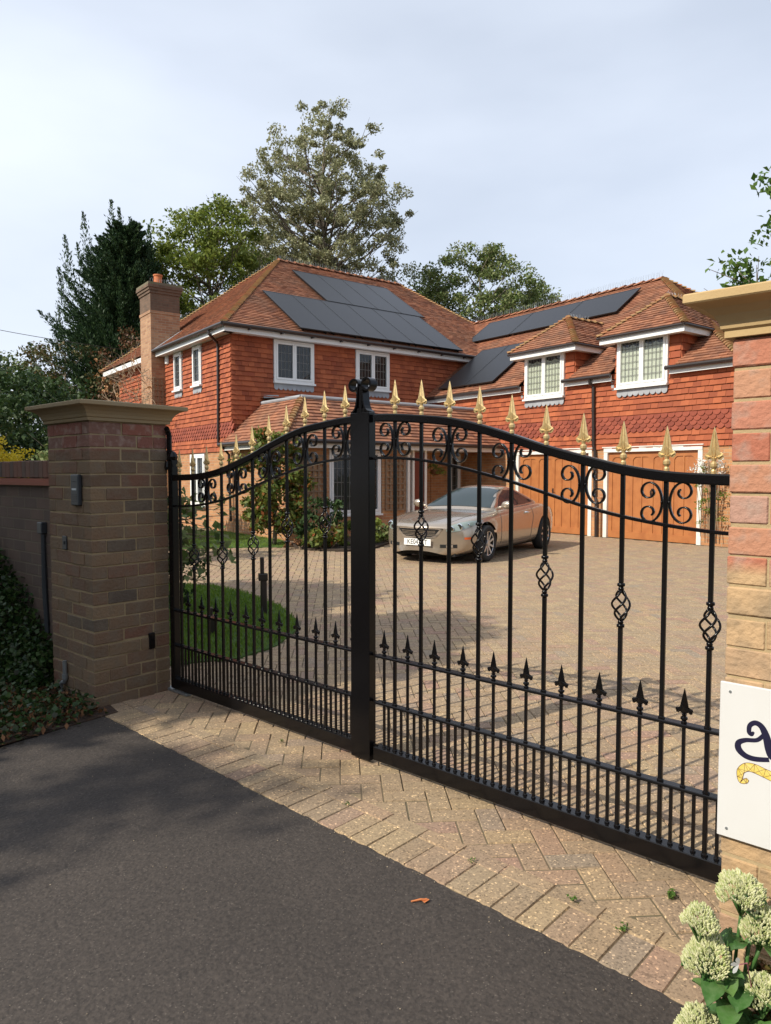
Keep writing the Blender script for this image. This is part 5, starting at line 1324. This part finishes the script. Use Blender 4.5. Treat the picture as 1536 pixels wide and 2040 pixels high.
# ivy on the garden wall and bed, dead leaves
C=[];Dv=[]
for i in range(34000):
    s=R.uniform(-3.4,.0);t=R.random()
    base=CpL+G*(s-.60);
    top=.95-.30*abs(s) if s>-0 else 0
    zmax=interp([-3.4,-1.2,-.6,-.25,0],[1.45,1.0,.66,.36,.22],s)
    if t<.45: # on the wall
        z=R.uniform(0,1)**1.1*zmax;off=.09-R.uniform(.0,.16)-.12*(1-z/max(zmax,.1));p=base+GN*off
    else:
        s=R.uniform(-3.4,1.7);base=CpL+G*(s-.60);z=R.uniform(.0,.10)+.012;off=-R.uniform(0,1)**.8*1.6;p=base+GN*(off-.01);z+=.10*R.random()*max(0,min(1,-s))
        if p.x>-1.72 or ((p-CpL).dot(GN)>-.01 and (p-CpL).dot(G)>-.6): continue
        if (p.x+1.76)*(-.79)+(p.y-4.371)*.61<R.uniform(-.10,.03): continue
        z*=1 if off>-.4 else .7
    C.append((p.x,p.y,z))
V,F=leaf_arrays(np.array(C),.036,up=.45,aspect=.85);tag(np_mesh('ivy',V,F,M['lf_ivy']),kind='stuff')
C=[]
for i in range(9000):
    s=R.uniform(-2.4,1.6);p=CpL+G*(s-.45)+GN*(-R.uniform(.0,1.2))
    if p.x>-1.74 or (p-CpL).dot(GN)>-.01 and (p-CpL).dot(G)>-.6: continue
    if (p.x+1.80)*(-.80)+(p.y-4.371)*.61<R.uniform(-.10,.10) or (p.x>-1.9 and p.y>4.5): continue
    C.append((p.x,p.y,R.uniform(.004,.05)))
V,F=leaf_arrays(np.array(C),.045,up=1.2,aspect=.5);tag(np_mesh('leaf_litter',V,F,M['lf_dead']),kind='stuff')
mb=MB();mb.prism([(-1.69,4.43),(-2.13,3.876),(-2.9,2.9),(-6,2.0),(-9,9),(-2.2,5.1)],-.03,.004);struct(mb.build('soil_verge',mat('leafy_soil',(.05,.03,.02),.95,noise=(25,.7,(.10,.05,.025)),bump=(60,.9,.02))))

# sedum by the right pillar
m_seg=MB()
def sedum(cx,cy,cz,r,h,label,base):
    root=empty('sedum_flower',(cx,cy,0),0,label=label,cat='flower head',group='pale green sedum flower heads')
    mb=MB();r*=.9;n=int(1500*r*r/.0036)+120;V=[];F=[]
    subs=[(R.uniform(-r,r)*.85,R.uniform(-r,r)*.85) for _ in range(13)]
    for i in range(n):
        a=R.uniform(0,2*math.pi);q=math.sqrt(R.random())*r;x=q*math.cos(a);y=q*math.sin(a)
        lump=max(math.exp(-((x-s_[0])**2+(y-s_[1])**2)/(2*(r*.20)**2)) for s_ in subs)
        z=h*(1-(q/r)**2.2)*.7+h*.55*lump-R.uniform(0,.008);
        d=Vector((x/r*.75,y/r*.75,1)).normalized()+Vector((R.gauss(0,.14),R.gauss(0,.14),0));L_=R.uniform(.008,.014);w_=.0026
        p=Vector((x*(1-.1*lump),y,z));t=d.normalized();u_=t.orthogonal().normalized();v_=t.cross(u_);k0=len(V)
        for (rr,tt) in ((.5,0),(1.0,.45),(.35,1)):
            for k in range(4): V.append(p+(u_*math.cos(k*math.pi/2)+v_*math.sin(k*math.pi/2))*w_*rr+t*L_*tt)
        for rg in (0,1):
            for k in range(4): F.append((k0+rg*4+k,k0+rg*4+(k+1)%4,k0+rg*4+4+(k+1)%4,k0+rg*4+4+k))
        F.append((k0+8,k0+9,k0+10,k0+11))
    mb.add(V,F);mb.v=[(v[0],v[1],v[2]+cz-h) for v in mb.v];mb.build('buds',M['sedum_bud'],root)
    mb=MB();B=Vector(base);
    for i in range(12):
        a=R.uniform(0,6.28);q=r*R.uniform(.2,.8);mb.tube([(0,0,cz-h-.05),(q*.6*math.cos(a),q*.6*math.sin(a),cz-h-.015),(q*math.cos(a),q*math.sin(a),cz-h+h*.55*(1-(q/r)**2))],.0022,4)
    mb.tube([(B.x-cx,B.y-cy,0),((B.x-cx)*.4,(B.y-cy)*.4,(cz-h)*.55),(0,0,cz-h-.045)],[.006,.005,.004],6);mb.build('stalk',M['sedum_leaf'],root,True)
def bigleaf(mb,base,dirv,L_,w_,droop=.4):
    base=Vector(base);d=Vector(dirv).normalized();side=d.cross(Vector((0,0,1))).normalized();up=side.cross(d);n=9;V=[];F=[]
    for i in range(n+1):
        t=i/n;ww=w_*math.sin(math.pi*min(1,t*.93+.05))**.65*(.7+.5*t if t<.6 else 1.0)*.5;c=base+d*L_*t+up*(-droop*L_*t*t);wav=.004*math.sin(t*14)
        for k in (-1,-.5,0,.5,1): V.append(c+side*ww*k+up*(abs(k)*ww*.45+(wav if abs(k)==1 else 0)))
    for i in range(n):
        for k in range(4): F.append((i*5+k,i*5+k+1,(i+1)*5+k+1,(i+1)*5+k))
    mb.add(V,F)
def pxp(px,py,dist):
    """point on the pixel ray at horizontal depth dist"""
    P_=math.atan(75/1420);a=(px-768)/1420;b_=(1020-py)/1420;r=Vector((a,math.cos(P_)+b_*math.sin(P_),-math.sin(P_)+b_*math.cos(P_)));t=dist/r.y;return Vector((r.x*t,dist,H+r.z*t))
HEADS=[]
SED=[(.905,1.760,.475,.062,.050,'sedum head touching the pillar bricks, upper of the group'),
     (.795,1.745,.400,.046,.036,'small sedum head standing above the large one, left side'),
     (.810,1.735,.335,.062,.070,'large tall sedum head over the big leaves'),
     (.945,1.740,.400,.050,.055,'sedum head at the right edge below the topmost one'),
     (.800,1.745,.125,.062,.055,'lowest sedum head at the bottom edge'),
     (.935,1.700,.250,.045,.050,'shaded sedum head behind the white flower')]
for (x,y,z,r,h,l) in SED: sedum(x,y,z,r,h,l,(.93,1.86,0))
root=empty('sedum_plant',(.93,1.84,0),0,label='fleshy green sedum leaves at the foot of the right pillar',cat='plant')
for (x,y,z) in [(.80,1.72,.27),(.83,1.74,.26),(.86,1.70,.24),(.88,1.74,.33),(.91,1.75,.40),(.93,1.72,.34),(.95,1.70,.30),(.84,1.70,.20),(.87,1.68,.16),(.90,1.70,.14),(.94,1.70,.18),(.97,1.72,.24),(.86,1.76,.10),(.92,1.74,.08),(.98,1.74,.14),(.96,1.78,.40)]:
    mb=MB();st=Vector((x-.93+.04,y-1.84+.03,z-.03))
    for k in range(3):
        a=R.uniform(math.pi*.75,math.pi*1.75);bigleaf(mb,st,(math.cos(a),math.sin(a),R.uniform(-.1,.7)),R.uniform(.065,.115),R.uniform(.05,.07),R.uniform(.1,.5))
    mb.build('leaf_cluster',M['sedum_leaf'],root,True)
mb=MB()
for (x,y) in ((.86,1.74),(.92,1.74),(.96,1.76),(.89,1.78)): mb.tube([(0,0,0),((x-.93)*.6,(y-1.84)*.6,.15),(x-.93,y-1.84,.33)],.005,5)
mb.build('stems',M['sedum_leaf'],root,True)
root=lowplant('gaura_plant',1.02,1.76,.07,.34,leafm('bronze_green_leaves',[(.06,.09,.02),(.16,.07,.03),(.10,.12,.03)],.2),'wispy bronze gaura plant with a white flower beside the sedum',.022,20,40)
mb=MB();fc=pxp(1472,1922,1.66)-Vector((1.02,1.76,0))
for (dx,dz,L_) in ((-.022,.006,.024),(-.008,.022,.024),(-.018,-.018,.024)):
    dv=Vector((dx,-.006,dz)).normalized();sd=dv.cross(Vector((0,-1,0))).normalized();V=[fc+dv*L_*t+sd*w_*s_ for t,w_ in ((0,.001),(.35,.004),(.7,.006),(1,.002)) for s_ in (-1,1)];mb.add(V,[(0,1,3,2),(2,3,5,4),(4,5,7,6)])
mb.build('white_flower',M['lf_white'],root)
mb=MB();mb.tube([fc,fc+Vector((.03,.02,-.01)),fc+Vector((.06,.05,-.10))],.0015,4);mb.build('flower_stalk',M['lf_pink'],root)
C=[]
mb=MB()
for i in range(420):
    s_=R.uniform(0,3.6);t_=R.choice((R.gauss(0,.012),R.gauss(-.05,.08),R.uniform(-1.6,.9)));q=EP+ED*s_+EN*t_;r_=R.uniform(.0012,.0032);z_=0.0 if t_<.0 else .002
    mb.add([(q.x+r_*math.cos(a),q.y+r_*math.sin(a)*R.uniform(.6,1),z_) for a in (0,1.26,2.5,3.8,5.0)]+[(q.x,q.y,z_+r_*.9)],[(k,(k+1)%5,5) for k in range(5)])
tag(mb.build('loose_grit',mat('loose_stone_grit',rough=.9,island=[(0,(.10,.08,.06)),(.6,(.32,.25,.17)),(1,(.45,.38,.28))])),kind='stuff')
# small weeds in the joints, fallen twig leaf
def weed(x,y,s,label):
    pts=[(x+R.gauss(0,s*.5),y+R.gauss(0,s*.35),R.uniform(.004,.02)) for _ in range(16)];V,F=leaf_arrays(np.array(pts)-np.array([x,y,0]),s*.7,up=1.2,aspect=.6)
    o=np_mesh('weed',V,F,M['lf_near'],loc=(x,y,0));tag(o,label=label,cat='weed',group='tiny weeds between the paving blocks')
for px,py,s,l in ((1142,1798,.022,'tiny weed in the paving joint nearest the middle of the strip'),(1242,1855,.022,'tiny bright weed close to the asphalt edge'),(1340,1790,.034,'largest weed, by the foot of the right pillar'),(940,1718,.016,'tiny weed above the orange fallen leaf'),(562,1480,.016,'tiny weed below the left gate leaf'),(690,1606,.014,'tiny weed in the joint behind the border blocks')):
    r=pxp(px,py,1.0);k=H/(H-r.z);weed(r.x*k,r.y*k,s,l)
mb=MB();mb.tube([(-.035,0,.004),(0,.002,.007),(.03,0,.005)],[.003,.0045,.002],5);mb.add([(.01,-.014,.003),(.03,-.003,.006),(.022,.014,.003),(.0,.005,.005)],[(0,1,2,3)])
o=mb.build('fallen_leaf',mat('orange_dry_leaf',(.50,.16,.05),.7),None,loc=(.124,2.43,0),rz=.15);tag(o,label='orange dry leaf lying on the dark asphalt',cat='fallen leaf')
mb=MB();P=[]
for i in range(25):
    t=i/24;P.append((-24+13.5*t,26+3*t,9.6-3.1*t-.5*math.sin(math.pi*t)))
mb.tube(P,.012,5);o=mb.build('overhead_wire',M['gutter']);tag(o,label='thin overhead cable sloping down to the conifer',cat='cable')
